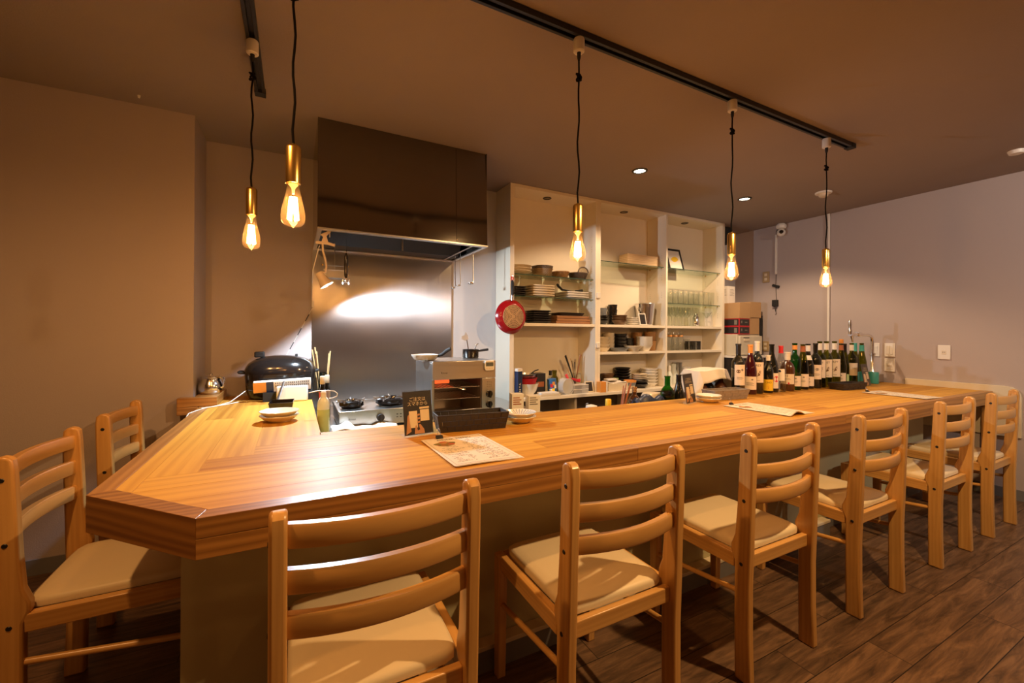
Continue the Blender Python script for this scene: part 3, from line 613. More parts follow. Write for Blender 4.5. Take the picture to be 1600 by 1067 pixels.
MB().tube([(0.62, 2.75, HZ + 0.13), (0.62, 2.75, HZ - 0.004)], 0.006, 8).build('hanging_rod', 'steel', t)
MB().tube([(0.962, 2.387, HZ - 0.006), (0.962, 2.945, HZ - 0.006)], 0.004, 8).build('hook_rail', 'steel', t)
# splash sheet
mb = MB(); o_ = 0
for x0, x1 in ((0.100, 1.032),):
    mb.hexa([(x0, YB - 0.012, 0.60), (x1, YB - 0.012, 0.60), (x1, YB - 0.001, 0.60), (x0, YB - 0.001, 0.60), (x0, YB - 0.012, 1.63), (x1, YB - 0.012, 1.63), (x1, YB - 0.001, 1.63), (x0, YB - 0.001, 1.63)], 2)
mb.box(0.099, 0.104, YB - 0.016, YB - 0.0125, 0.60, 1.63, 2)
tag(mb.build('splash_panel', 'splash'), 'tall brushed steel sheet covering the wall behind the stove', 'steel panel')
t = thing('cooking_bench', 'steel work bench against the back wall carrying the stove and the grill', 'bench', (0, 0, 0))
MB().box(0.0915, 1.36, 2.05, 2.965, 0.595, 0.62, 0).build('bench_top', 'steel', t, bevel=0.002)
for x in (0.115, 1.32):
    for y in (2.10, 2.92): MB().box(x - 0.018, x + 0.018, y - 0.018, y + 0.018, 0, 0.594, 2).build('leg', 'steel', t)
t = thing('prep_bench', 'steel prep bench behind the long counter, mostly hidden', 'bench', (0, 0, 0))
MB().box(1.38, 3.1, 1.76, 2.04, 0.565, 0.59, 0).build('bench_top', 'steel', t, bevel=0.002)
for x in (1.42, 3.06):
    for y in (1.79, 2.01): MB().box(x - 0.018, x + 0.018, y - 0.018, y + 0.018, 0, 0.564, 2).build('leg', 'steel', t)

# ------------------------------------------------------------------ stove
t = thing('gas_stove', 'low steel table gas stove with a black knob, behind the counter corner', 'stove', (0.195, 2.20, 0.621))
W = 0.42
MB().box(0, W, 0, 0.008, 0.012, 0.090, 0).build('front_panel', 'steel', t, bevel=0.002)
MB().box(0, W, 0.0085, 0.36, 0.012, 0.078, 0).box(-0.004, 0.012, 0.0085, 0.36, 0.078, 0.093, 1).box(W - 0.012, W + 0.004, 0.0085, 0.36, 0.078, 0.093, 1).box(0.012, W - 0.012, 0.345, 0.36, 0.078, 0.093, 0).build('body', 'steel', t, bevel=0.002)
for x in (0.03, W - 0.03):
    for y in (0.03, 0.33): MB().lathe([(0, 0), (0.014, 0), (0.012, 0.0118), (0, 0.0118)], (x, y, 0), 12).build('foot', 'black_matte', t)
mb = MB(); mb.T = TR(0.195, -0.0005, 0.05) @ RX(PI / 2); mb.lathe([(0.019, 0), (0.019, 0.012), (0.016, 0.018), (0, 0.018)], seg=24); mb.box(-0.005, 0.005, -0.018, 0.018, 0.018, 0.024)
mb.build('knob', 'black_matte', t, bevel=0.001)
MB().text('Rinnai', 0.014, fn=lambda p: (0.06 + p[0], -0.0008, 0.05 + p[1])).build('lettering', 'ink', t)
mk = MB()
for k in range(9): mk.box(0.275 + (k % 5) * 0.018, 0.284 + (k % 5) * 0.018, -0.0008, -0.0003, 0.043 + (k // 5) * 0.014, 0.047 + (k // 5) * 0.014)
mk.build('printed_marks', 'ink', t)
for cx, cy, rr in ((0.075, 0.16, 0.062), (0.285, 0.18, 0.085)):
    b = MB().lathe([(rr * 0.75, 0.080), (rr, 0.095), (rr, 0.116), (rr * 0.82, 0.122), (rr * 0.74, 0.112), (rr * 0.72, 0.085)], (cx, cy, 0), 32).build('burner_ring', 'black_gloss', t)
    MB().lathe([(0, 0.080), (rr * 0.42, 0.080), (rr * 0.42, 0.100), (rr * 0.3, 0.108), (0, 0.108)], (cx, cy, 0), 24).build('burner_cap', 'black_matte', b)
    for k in range(5):
        mb = MB(); mb.T = TR(cx, cy, 0) @ RZ(2 * PI * k / 5 + 0.3); mb.prism([(rr * 0.35, 0.112), (rr * 1.12, 0.112), (rr * 1.16, 0.128), (rr * 0.9, 0.122), (rr * 0.35, 0.124)], -0.003, 0.003, 'y'); mb.build('pan_support', 'steel', b)
mb = MB()
def cl(u, v):
    x = -0.06 + 0.30 * u; y = 0.02 + 0.11 * v; return (x, y, 0.012 + 0.010 * math.sin(7 * u + 2 * v) * (1 - u) + 0.014 * abs(math.sin(9 * u + 4 * v)) + 0.03 * math.exp(-((u - 0.25) / 0.1) ** 2 - ((v - 0.75) / 0.3) ** 2))
tag(MB().grid(cl, 28, 12).build('kitchen_cloth', 'cloth', loc=(0.215, 2.052, 0.620), solid=0.004), 'white crumpled kitchen cloth in front of the gas stove', 'cloth')
# squeeze bottle with loop strap
t = thing('squeeze_bottle', 'squeeze bottle of pale green liquid with a white loop spout beside the stove', 'bottle', (0.1185, 2.085, 0.621))
MB().lathe([(0, 0), (0.024, 0), (0.0262, 0.004), (0.0262, 0.125), (0.0255, 0.130)], seg=28).build('body', 'liquid', t)
MB().lathe([(0.0255, 0.1302), (0.0262, 0.15), (0.022, 0.172), (0.013, 0.186), (0.0115, 0.187), (0, 0.187)], seg=28).build('shoulder', 'frosted', t)
MB().lathe([(0.0125, 0.1875), (0.0125, 0.208), (0.009, 0.212), (0, 0.212)], seg=20).build('cap', 'white_plastic', t)
MB().tube([(-0.06, 0, 0.208), (-0.02, 0, 0.215), (0.02, 0, 0.214), (0.045, -0.004, 0.210), (0.058, -0.006, 0.198), (0.055, -0.008, 0.186), (0.036, -0.006, 0.178), (0.024, 0, 0.178)], 0.0024, 8).build('loop_spout', 'white_plastic', t)
for k, (x, lm, lb) in enumerate(((0.133, 'red_plain', 'narrow sauce bottle with a red label behind the squeeze bottle'), (0.158, 'white_paper', 'narrow sauce bottle with a white label behind the squeeze bottle'))):
    t = thing('sauce_bottle', lb, 'bottle', (x, 2.43 + 0.05 * k, 0.621))
    MB().lathe([(0, 0), (0.016, 0), (0.017, 0.004), (0.017, 0.17), (0.011, 0.19), (0.011, 0.205), (0, 0.205)], seg=20).build('body', 'dark_glass', t)
    MB().lathe([(0.0174, 0.09), (0.0174, 0.165)], seg=20).build('label', lm, t)
    MB().lathe([(0.0125, 0.206), (0.0125, 0.245), (0.011, 0.248), (0, 0.248)], seg=20).build('cap', 'cream_china', t)

# ------------------------------------------------------------------ salamander grill
t = thing('salamander_grill', 'steel salamander grill oven with glowing element and two black knobs', 'oven', (0.657, 2.20, 0.621))
W, D, Hh = 0.372, 0.34, 0.325
CW = 0.285
MB().box(0, W, 0, D, Hh - 0.008, Hh, 0).box(0, 0.012, 0, D, 0.0, Hh - 0.0085, 2).box(W - 0.012, W, 0.004, D, 0, Hh - 0.0085, 2).box(0.0125, W - 0.0125, D - 0.012, D, 0, Hh - 0.0085, 0).box(0.0125, CW, 0.03, D - 0.013, 0.0, 0.01, 0).build('body', 'steel', t, bevel=0.002)
MB().box(0.0, W, -0.012, -0.0005, 0.225, Hh + 0.001, 0).build('front_hood', 'steel', t, bevel=0.003)
MB().box(CW + 0.004, W, -0.010, 0.003, 0.012, 0.2245, 2).build('control_panel', 'steel', t, bevel=0.002)
MB().box(CW, CW + 0.003, 0.0, D - 0.013, 0.011, 0.3, 1).box(0.0125, 0.0155, 0.0, D - 0.013, 0.011, 0.3, 1).box(0.016, CW - 0.001, D - 0.02, D - 0.013, 0.011, 0.3, 0).build('cavity_lining', 'oven_lining', t)
MB().box(0.003, CW + 0.003, -0.016, 0.06, 0.028, 0.036, 0).box(0.003, CW + 0.003, -0.018, -0.0125, 0.010, 0.058, 0).build('drip_tray', 'steel', t, bevel=0.002)
for z in (0.178, 0.115):
    r = MB()
    for k in range(13): r.tube([(0.02 + k * 0.0215, 0.01, z), (0.02 + k * 0.0215, D - 0.03, z)], 0.0016, 6)
    r.tube([(0.016, 0.012, z), (CW - 0.002, 0.012, z)], 0.002, 6).tube([(0.016, D - 0.032, z), (CW - 0.002, D - 0.032, z)], 0.002, 6); r.build('grill_rack', 'chrome', t)
MB().tube([(0.135, 0.05, 0.186), (0.16, -0.01, 0.172), (0.18, -0.022, 0.166), (0.188, -0.018, 0.167), (0.168, 0.0, 0.174), (0.15, 0.05, 0.188)], 0.0022, 6).build('rack_handle', 'chrome', t)
for k in range(3): MB().tube([(0.03, 0.10 + 0.08 * k, 0.205), (0.10 if k else 0.13, 0.10 + 0.08 * k, 0.205)], 0.012, 8, sx=0.5).build('heating_element', 'glow_red', t)
MB().box(0.016, CW - 0.001, 0.02, D - 0.022, 0.222, 0.228).build('burner_ceiling', 'dark_inside', t)
for z in (0.135, 0.075):
    mb = MB(); mb.T = TR(0.332, -0.0105, z) @ RX(PI / 2); mb.lathe([(0.020, 0), (0.020, 0.008), (0.016, 0.014), (0, 0.014)], seg=24); mb.box(-0.0055, 0.0055, -0.02, 0.02, 0.0142, 0.024)
    mb.build('knob', 'black_gloss', t, bevel=0.001)
mk = MB()
for k in range(12): mk.box(0.318 + (k % 3) * 0.011, 0.325 + (k % 3) * 0.011, -0.0106, -0.0101, 0.175 + (k // 3) * 0.009, 0.179 + (k // 3) * 0.009)
mk.build('printed_marks', 'ink_grey', t)
MB().text('Rinnai', 0.015, fn=lambda p: (0.065 + p[0], -0.0126, 0.262 + p[1])).build('lettering', 'ink', t)
t = thing('kitchen_timer', 'white digital kitchen timer stuck on the corner of the salamander grill', 'timer', (0.985, 2.1865, 0.917))
MB().prism([(math.copysign(abs(math.cos(a_)) ** 0.4, math.cos(a_)) * 0.030, math.copysign(abs(math.sin(a_)) ** 0.4, math.sin(a_)) * 0.029) for a_ in [2 * PI * k / 24 for k in range(24)]], -0.012, 0, 'y').build('body', 'white_plastic', t, bevel=0.003)
sc_o = MB().box(-0.023, 0.023, -0.0132, -0.0122, -0.004, 0.019).build('screen', 'screen', t)
MB().text('00:00', 0.02, fn=lambda p: (p[0], -0.0137, 0.0075 + p[1])).build('digits', 'ink', sc_o)
for k in range(3): MB().box(-0.021 + k * 0.016, -0.010 + k * 0.016, -0.0135, -0.0122, -0.019, -0.012).build('button', 'cream_china', t)
# pans on the grill
t = thing('frying_pan', 'small white frying pan with a black handle on top of the salamander grill', 'pan', (0.655, 2.33, 0.948))
MB().lathe([(0, 0), (0.055, 0), (0.062, 0.004), (0.078, 0.030), (0.076, 0.031), (0.060, 0.008), (0, 0.005)], seg=36).build('body', 'white_gloss', t)
MB().tube([(0.06, -0.03, 0.022), (0.082, -0.055, 0.032), (0.10, -0.085, 0.055), (0.115, -0.105, 0.066)], [0.007, 0.009, 0.011, 0.009], 10, sx=0.7).build('handle', 'black_matte', t)
t = thing('saucepan', 'small dark saucepan with a side handle on top of the salamander grill', 'pan', (0.975, 2.44, 0.948))
MB().lathe([(0, 0), (0.047, 0), (0.05, 0.004), (0.05, 0.05), (0.053, 0.052), (0.048, 0.052), (0.047, 0.006), (0, 0.004)], seg=36).build('body', 'black_gloss', t)
MB().tube([(0.046, -0.018, 0.042), (0.075, -0.034, 0.048), (0.10, -0.046, 0.052)], [0.006, 0.008, 0.0075], 10, sx=0.6).build('handle', 'black_matte', t)
t = thing('slotted_spoon', 'clear plastic slotted spoon standing in the small dark saucepan', 'spoon', (0.968, 2.445, 0.954))
MB().tube([(0, 0, 0), (-0.006, 0.008, 0.06), (-0.012, 0.012, 0.105)], 0.0035, 8).build('handle', 'chrome', t)
mb = MB(); mb.T = TR(-0.016, 0.013, 0.125) @ RY(-0.3); mb.prism([(-0.036, -0.006), (-0.012, -0.024), (0.010, -0.020), (0.012, 0.004), (0.004, 0.032), (-0.008, 0.012), (-0.03, 0.01)], -0.001, 0.001, 'y'); mb.build('blade', 'milky', t)
t = thing('serving_ladle', 'metal ladle leaning in the small dark saucepan beside its handle', 'ladle', (0.985, 2.43, 0.954))
MB().tube([(0, 0, 0), (0.012, -0.005, 0.05), (0.022, -0.008, 0.075), (0.034, -0.006, 0.082)], 0.003, 8).build('handle', 'chrome', t)

# ------------------------------------------------------------------ things hanging under the hood
def ladle(x, y, zt_, zb_, r, label, a=0.0):
    t = thing('hanging_ladle', label, 'ladle', (x, y, zb_), a, 'ladles under the hood'); h = zt_ - zb_
    MB().tube([(0.004, 0, h - 0.012), (0.001, 0, h - 0.001), (-0.003, 0, h - 0.004), (0, 0, h - 0.02), (0.0, 0, h * 0.6), (0.003, 0, 0.045), (-0.002, 0, 0.03)], [0.0018, 0.0018, 0.0018, 0.0025, 0.003, 0.0028, 0.0022], 8).build('handle', 'chrome', t)
    mb = MB(); mb.T = TR(-r * 0.9, 0, 0.030); mb.lathe([(0, -r * 0.75)] + [(r * math.sin(k * PI / 12), -r * 0.75 * math.cos(k * PI / 12)) for k in range(1, 7)] + [(r * 0.94, 0)] + [(r * 0.92 * math.sin(k * PI / 12), -r * 0.7 * math.cos(k * PI / 12)) for k in range(5, 0, -1)] + [(0, -r * 0.7)], seg=20)
    mb.build('bowl', 'chrome', t)
ladle(0.962, 2.60, HZ - 0.001, 1.385, 0.017, 'steel ladle hanging under the hood, foremost of the close pair', 0.4)
ladle(0.962, 2.70, HZ - 0.001, 1.378, 0.016, 'steel ladle hanging under the hood, rear one of the close pair', 0.2)
ladle(1.036, 2.56, HZ - 0.0105, 1.40, 0.021, 'steel ladle with a wide bowl hanging alone at the hood corner', 0.3)
t = thing('hanging_peeler', 'black handled peeler with a steel head hanging under the hood', 'peeler', (0.255, 2.52, 1.36))
MB().tube([(0, 0, 0.045), (0, 0, 0.06), (0, 0, 0.12), (0, 0, 0.165), (0, 0, 0.185)], [0.006, 0.010, 0.011, 0.0095, 0.004], 12, sx=0.7).build('handle', 'black_gloss', t)
MB().box(-0.018, 0.018, -0.004, 0.004, 0.018, 0.026).box(-0.020, -0.012, -0.004, 0.004, 0.008, 0.04).box(0.012, 0.020, -0.004, 0.004, 0.008, 0.04).box(-0.006, 0.006, -0.003, 0.003, 0.026, 0.046).build('head', 'chrome', t, bevel=0.002)
MB().tube([(0, 0, 0.185), (0.002, 0, 0.20), (0, 0, 0.262)], 0.0014, 6).build('hook', 'black_metal', t)
t = thing('hanging_strainer', 'square steel strainer basket hanging under the hood behind the clip lamp', 'strainer', (0.195, 2.66, 1.415))
mb = MB()
for x0, x1, y0, y1 in ((-0.05, 0.075, -0.042, -0.040), (-0.05, 0.075, 0.040, 0.042), (-0.05, -0.048, -0.040, 0.040), (0.073, 0.075, -0.040, 0.040)): mb.box(x0, x1, y0, y1, 0.0, 0.045)
mb.box(-0.05, 0.075, -0.042, 0.042, -0.002, 0.0).box(-0.053, 0.078, -0.045, -0.0422, 0.042, 0.048).box(-0.053, 0.078, 0.0422, 0.045, 0.042, 0.048).build('basket', 'steel', t, bevel=0.001)
MB().tube([(0.01, -0.04, 0.046), (0.01, -0.02, 0.15), (0.01, 0.0, 0.205)], 0.003, 8).tube([(-0.05, -0.043, 0.046), (-0.05, -0.043, 0.068), (0.075, -0.043, 0.068), (0.075, -0.043, 0.046)], 0.0016, 6).build('hanger', 'steel', t)
for x in (-0.055, 0.08): 
    for z in (0.02, 0.07): MB().lathe([(0, -0.005), (0.006, -0.005), (0.006, 0.005), (0, 0.005)], (x, -0.036, z), 12).build('rivet', 'brass', t)
# clip lamp
LP = Vector((0.125, 2.47, 1.40)); AIM = Vector((0.30, 2.44, 1.12))
t = thing('clip_lamp', 'cream clip-on spot lamp with a gooseneck clamped under the hood', 'lamp', (0.135, 2.43, 1.56))
MB().tube([(-0.04, 0, 0.012), (0.02, 0, 0.012), (0.055, 0, 0.004)], 0.0085, 10, sx=0.8).prism([(-0.012, 0.016), (0.022, 0.016), (0.012, 0.05), (0.035, 0.075), (0.028, 0.082), (-0.018, 0.055), (-0.004, 0.045)], -0.008, 0.008, 'y').build('clamp', 'shade_white', t, bevel=0.003)
MB().tube([(-0.006, 0, 0.012), (-0.004, 0, -0.03), (0.008, 0.002, -0.075), (0.014, 0.01, -0.11), (0.010, 0.03, -0.135), (-0.010, 0.04, -0.143)], 0.0055, 10).build('gooseneck', 'shade_white', t)
d = (AIM - LP).normalized(); q_ = d.to_track_quat('-Z', 'Y').to_matrix().to_4x4()
mb = MB(); mb.T = TR(LP.x - 0.135, LP.y - 2.43, LP.z - 1.56) @ q_
mb.lathe([(0, 0.022), (0.017, 0.022), (0.020, 0.016), (0.021, 0.0), (0.036, -0.055), (0.0345, -0.055), (0.019, 0.0), (0, 0.004)], seg=32); sh = mb.build('shade', 'shade_white', t)
mb = MB(); mb.T = TR(LP.x - 0.135, LP.y - 2.43, LP.z - 1.56) @ q_
mb.lathe([(0, -0.047), (0.012, -0.045), (0.022, -0.034), (0.023, -0.02), (0.017, -0.004), (0, -0.001)], seg=20); mb.build('bulb', 'clip_bulb', sh)
MB().tube([(0.03, 0.02, 0.05), (0.03, 0.03, 0.10), (0.06, 0.02, 0.115), (0.14, 0.0, 0.125)], 0.003, 6).tube([(-0.02, 0.02, 0.0), (-0.035, 0.02, -0.06), (-0.05, 0.03, -0.13), (-0.048, 0.2, -0.20), (-0.040, 0.50, -0.235), (-0.036, 0.518, -0.27)], 0.0025, 6).build('cord', 'white_plastic', t)
lamp('clip_lamp_beam', 'SPOT', LP + d * 0.058, 70, COOL, 0.022, 168, 0.2, LP + d)
t = thing('power_cord', 'black and white cord with a small socket running down the wall to the roaster', 'cord', (0.1, YB - 0.02, 1.26))
MB().box(-0.004, 0.010, 0.0, 0.012, 0.0, 0.045).build('cord_socket', 'white_plastic', t, bevel=0.002)
for k in range(7):
    u0, u1 = k / 7, (k + 1) / 7; f_ = lambda u: (-0.15 * u + 0.003, 0.011 + 0.003 * math.sin(9 * u), -0.31 * u - 0.002)
    MB().tube([f_(u0), f_((u0 + u1) / 2), f_(u1)], 0.0024, 6).build('cord_length', 'black_matte' if k % 2 else 'white_plastic', t)

# ------------------------------------------------------------------ on the short arm of the counter
ZC = ZT + 0.0012
t = thing('electric_roaster', 'large black oval electric roaster pan with a domed lid', 'roaster', (-0.068, 2.815, ZC))
MB().lathe([(0, 0), (0.80, 0), (0.90, 0.012), (0.96, 0.05), (1.0, 0.135), (1.0, 0.145), (0.97, 0.145), (0, 0.135)], seg=48, sx=0.182, sy=0.128, power=3.2).build('body', 'black_gloss', t)
MB().lathe([(1.02, 0.1455), (1.02, 0.155), (0.98, 0.175), (0.90, 0.200), (0.72, 0.223), (0.45, 0.238), (0.2, 0.243), (0, 0.244)], seg=48, sx=0.182, sy=0.128, power=2.7).build('lid', 'black_gloss', t)
MB().tube([(-0.176, -0.04, 0.148), (-0.205, -0.035, 0.15), (-0.21, 0, 0.15), (-0.205, 0.035, 0.15), (-0.176, 0.04, 0.148)], 0.008, 10).build('side_handle', 'black_matte', t)
MB().tube([(0.176, -0.04, 0.148), (0.192, -0.035, 0.15), (0.196, 0, 0.15), (0.192, 0.035, 0.15), (0.176, 0.04, 0.148)], 0.008, 10).build('side_handle', 'black_matte', t)
MB().box(-0.135, -0.085, -0.02, 0.02, 0.232, 0.265).build('lid_knob', 'black_matte', t, bevel=0.006)
MB().box(0.072, 0.086, -0.012, 0.012, 0.222, 0.25).build('lid_vent', 'black_matte', t, bevel=0.003)
t = thing('chopstick_jar', 'jar of bamboo chopsticks behind the right end of the black roaster', 'jar', (0.160, 2.905, 0.621))
MB().lathe([(0, 0), (0.025, 0), (0.026, 0.003), (0.026, 0.225), (0.023, 0.225), (0.023, 0.006), (0, 0.005)], seg=24).build('body', 'dark_glass', t)
for k, (dx, dy, h) in enumerate(((-0.03, 0.0, 0.37), (-0.018, 0.01, 0.385), (-0.012, -0.01, 0.36), (0.05, -0.005, 0.36), (0.045, 0.01, 0.345))):
    b = (dx * 0.3, dy, 0.01); MB().tube([b, (dx * 1.3 - 0.022, dy * 1.2, h)], [0.003, 0.0042], 8).build('chopstick', 'stick_wood', t)
# wrap box, tray, block, tongs
t = thing('black_tray', 'shallow black tray under the patterned package in front of the roaster', 'tray', (-0.02, 2.655, ZC))
mb = MB(); mb.box(-0.13, 0.11, -0.028, 0.026, 0, 0.003)
for a in ((-0.13, 0.11, -0.028, -0.025), (-0.13, 0.11, 0.023, 0.026), (-0.13, -0.127, -0.025, 0.023), (0.107, 0.11, -0.025, 0.023)): mb.box(*a, 0.003, 0.05)
mb.build('tray', 'black_matte', t, bevel=0.001)
t = thing('packaged_box', 'flat patterned package with yellow and blue printing in the black tray', 'package', (-0.05, 2.655, ZC + 0.086), 0, None, (math.radians(14), math.radians(-2), 0))
MB().box(-0.145, 0.135, -0.016, 0.012, -0.032, 0.030, 0).build('carton', 'white_paper', t, bevel=0.003)
MB().box(-0.146, -0.085, -0.0168, -0.0164, -0.030, 0.028).build('yellow_panel', 'orange', t); MB().box(-0.085, -0.05, -0.0168, -0.0164, -0.030, 0.028).build('blue_panel', 'navy', t)
mk = MB()
for k in range(34): 
    x = -0.042 + (k % 17) * 0.0100; mk.box(x, x + 0.006, -0.0168, -0.0164, -0.004 + (k // 17) * 0.016, 0.006 + (k // 17) * 0.016)
mk.build('printed_marks', 'ink_grey', t)
for k in range(4): pass
tag(MB().box(-0.077, 0.077, -0.014, 0.014, 0, 0.084, 0).build('white_block', 'white_plastic', loc=(-0.008, 2.606, ZC), bevel=0.006, rotz=-0.05), 'plain white upright block in front of the patterned package', 'block')
t = thing('tongs', 'long thin metal tongs leaning against the white block', 'tongs', (-0.085, 2.50, ZC))
MB().tube([(0, 0, 0.004), (0.016, 0.045, 0.05), (0.036, 0.088, 0.112)], [0.0035, 0.004, 0.003], 8, sx=1.6).build('arm', 'steel', t); MB().tube([(0.006, -0.004, 0.004), (0.020, 0.043, 0.052), (0.038, 0.086, 0.114)], [0.003, 0.0035, 0.003], 8, sx=1.6).build('arm', 'steel', t)
t = thing('small_black_dish', 'small deep black square dish behind the speckled plates', 'dish', (-0.052, 2.315, ZC), -0.05)
mb = MB()
mb.hexa([(-0.044, -0.055, 0), (0.044, -0.055, 0), (0.044, 0.055, 0), (-0.044, 0.055, 0), (-0.044, -0.055, 0.003), (0.044, -0.055, 0.003), (0.044, 0.055, 0.003), (-0.044, 0.055, 0.003)])
for p, q in (((-1, -1), (1, -1)), ((1, -1), (1, 1)), ((1, 1), (-1, 1)), ((-1, 1), (-1, -1))):
    A_, B_ = lambda s_, h, o: (s_[0] * (0.044 + 0.008 * h + o), s_[1] * (0.055 + 0.008 * h + o), 0.003 + 0.042 * h), None
    mb.hexa([A_(p, 0, 0), A_(q, 0, 0), A_(q, 0, -0.003), A_(p, 0, -0.003), A_(p, 1, 0), A_(q, 1, 0), A_(q, 1, -0.003), A_(p, 1, -0.003)])
mb.build('dish', 'black_gloss', t)
def plate_prof(r, h, t_=0.004, foot=0.55):
    return [(0, 0), (r * foot, 0), (r * foot, 0.003), (r * 0.8, h * 0.45), (r, h), (r * 0.985, h + 0.002), (r * 0.75, h * 0.45 + t_), (r * 0.5, t_ + 0.002), (0, t_ + 0.001)]
def plate(name, mat, x, y, z, r, h, label, group, cat='plate', sx=1.0, sy=1.0, speck=None, rotz=0.0):
    o = MB().lathe(plate_prof(r, h), seg=36, sx=sx, sy=sy).build(name, mat, loc=(x, y, z), rotz=rotz); tag(o, label, cat, group)
    return o
def specks(o, r, h, mat, n=16, radial=False):
    mb = MB()
    for k in range(n):
        if radial:
            mb.T = RZ(2 * PI * k / n); mb.hexa([(r * 0.45, -0.0006, h * 0.25 + 0.004), (r * 0.93, -0.0012, h * 0.92 + 0.0015), (r * 0.93, 0.0012, h * 0.92 + 0.0015), (r * 0.45, 0.0006, h * 0.25 + 0.004), (r * 0.45, -0.0006, h * 0.25 + 0.0048), (r * 0.93, -0.0012, h * 0.92 + 0.0023), (r * 0.93, 0.0012, h * 0.92 + 0.0023), (r * 0.45, 0.0006, h * 0.25 + 0.0048)])
        else:
            a_ = random.random() * 6.28; q = 0.25 + 0.2 * random.random(); mb.lathe([(0, 0.0075), (0.0016, 0.0072)], (r * q * math.cos(a_), r * q * math.sin(a_), 0), 8)
    mb.build('glaze_specks', mat, o)
for k in range(2):
    o = plate('speckled_plate', 'cream_china', -0.055, 2.045, ZC + 0.0175 * k, 0.076, 0.026, ('lower' if k == 0 else 'upper') + ' speckled cream plate of the pair on the counter short arm', 'speckled plates on the short arm', rotz=0.3)
    if k: specks(o, 0.076, 0.026, 'brown_china', 14)
t = thing('milk_pot', 'polished metal pot with a lid on the corner ledge', 'pot', (-0.399, 2.755, 0.7682))
q_ = lambda pr: [(r * 1.28, z * 1.06) for r, z in pr]
MB().lathe(q_([(0, 0), (0.036, 0), (0.043, 0.010), (0.046, 0.030), (0.041, 0.052), (0.034, 0.066), (0.034, 0.078), (0.038, 0.084), (0.035, 0.085), (0.031, 0.078), (0, 0.07)]), seg=36).build('body', 'chrome', t)
MB().lathe(q_([(0.0335, 0.080), (0.030, 0.086), (0.012, 0.092), (0.006, 0.094), (0.006, 0.1), (0, 0.102)]), seg=28).build('lid', 'chrome', t)
MB().tube([(0.043, -0.020, 0.085), (0.060, -0.030, 0.085), (0.066, -0.034, 0.064), (0.060, -0.030, 0.037), (0.052, -0.025, 0.030)], 0.0045, 8).build('handle', 'chrome', t)
t = thing('white_cable', 'loose white cable lying on the short arm from the roaster to the wall', 'cable', (0, 0, 0))
MB().tube([(-0.235, 2.74, 0.775), (-0.27, 2.70, 0.75), (-0.30, 2.66, 0.728), (-0.345, 2.59, ZC + 0.0025), (-0.40, 2.50, ZC + 0.0025), (-0.418, 2.44, ZC + 0.0028), (-0.431, 2.40, 0.722), (-0.442, 2.35, 0.69), (-0.45, 2.30, 0.66), (-0.46, 2.24, 0.60), (-0.50, 2.20, 0.59)], 0.0024, 8).tube([(-0.25, 2.69, ZC + 0.0025), (-0.30, 2.62, ZC + 0.0025), (-0.36, 2.56, ZC + 0.0025), (-0.40, 2.50, ZC + 0.0065)], 0.0024, 8).build('cable_run', 'white_plastic', t)

# ------------------------------------------------------------------ on the long counter
def qr_stand(x, y, rz, label, wd=0.117, hh=0.165, lean=0.17):
    t = thing('menu_stand', label, 'table sign', (x, y, ZC), rz, 'acrylic ordering signs')
    MB().box(-wd / 2, wd / 2, -0.004, 0.05, 0, 0.0022).build('foot', 'acrylic', t)
    T = TR(0, 0, 0.0022) @ RX(-lean)
    for y0, nm in ((0.0, 'front_sheet'), (0.004, 'back_sheet')):
        mb = MB(); mb.T = T; mb.box(-wd / 2, wd / 2, y0, y0 + 0.0016, 0.0005, hh); mb.build(nm, 'acrylic', t)
    mb = MB(); mb.T = T; mb.box(-wd / 2 + 0.002, wd / 2 - 0.002, 0.0020, 0.0036, 0.003, hh - 0.004); c = mb.build('card', 'card_black', t)
    F = lambda p: tuple(T @ Vector((p[0], 0.0017, p[1])))
    mb = MB(); mb.T = T; yy0, yy1 = 0.0016, 0.0019
    k = wd / 0.117
    mb2 = MB(); mb2.text('ご注文は\nスマホから', 0.0165 * k, fn=lambda p: F((p[0], hh * 0.74 + p[1]))); mb2.build('lettering', 'card_cream', c)
    mb.box(0.008 * k, 0.044 * k, yy0, yy1, hh * 0.30, hh * 0.30 + 0.042 * k).box(0.006 * k, 0.045 * k, yy0, yy1, hh * 0.30 + 0.045 * k, hh * 0.30 + 0.052 * k).box(-0.036 * k, -0.004 * k, yy0, yy1, hh * 0.17, hh * 0.54); mb.build('printed_panels', 'card_cream', c)
    mb = MB(); mb.T = T; mb.prism([(-0.050 * k, 0.006), (-0.030 * k, 0.016), (-0.034 * k, hh * 0.30), (-0.037 * k, hh * 0.47), (-0.042 * k, hh * 0.44), (-0.047 * k, hh * 0.2)], yy0, yy1 + 0.0003, 'y')
    mb.prism([(-0.018 * k, 0.005), (0.022 * k, 0.005), (0.020 * k, hh * 0.12), (0.006 * k, hh * 0.24), (0.0, hh * 0.23), (0.004 * k, hh * 0.12), (-0.006 * k, hh * 0.10), (-0.008 * k, hh * 0.22), (-0.014 * k, hh * 0.21)], yy0, yy1 + 0.0003, 'y')
    for j in range(3): mb.prism([(-0.006 * k, hh * (0.26 + 0.08 * j)), (0.006 * k, hh * (0.27 + 0.08 * j)), (0.006 * k, hh * (0.31 + 0.08 * j)), (-0.006 * k, hh * (0.30 + 0.08 * j))], yy0, yy1 + 0.0003, 'y')
    mb.build('printed_hands', 'skin_print', c)
qr_stand(0.413, 1.533, 0.17, 'acrylic table sign with Japanese lettering beside the long black basket')
qr_stand(1.945, 1.595, 0.27, 'acrylic table sign leaning before the covered bottles and the middle plates')
qr_stand(3.845, 1.575, 0.06, 'acrylic table sign beside the farthest black basket and the teal tin')
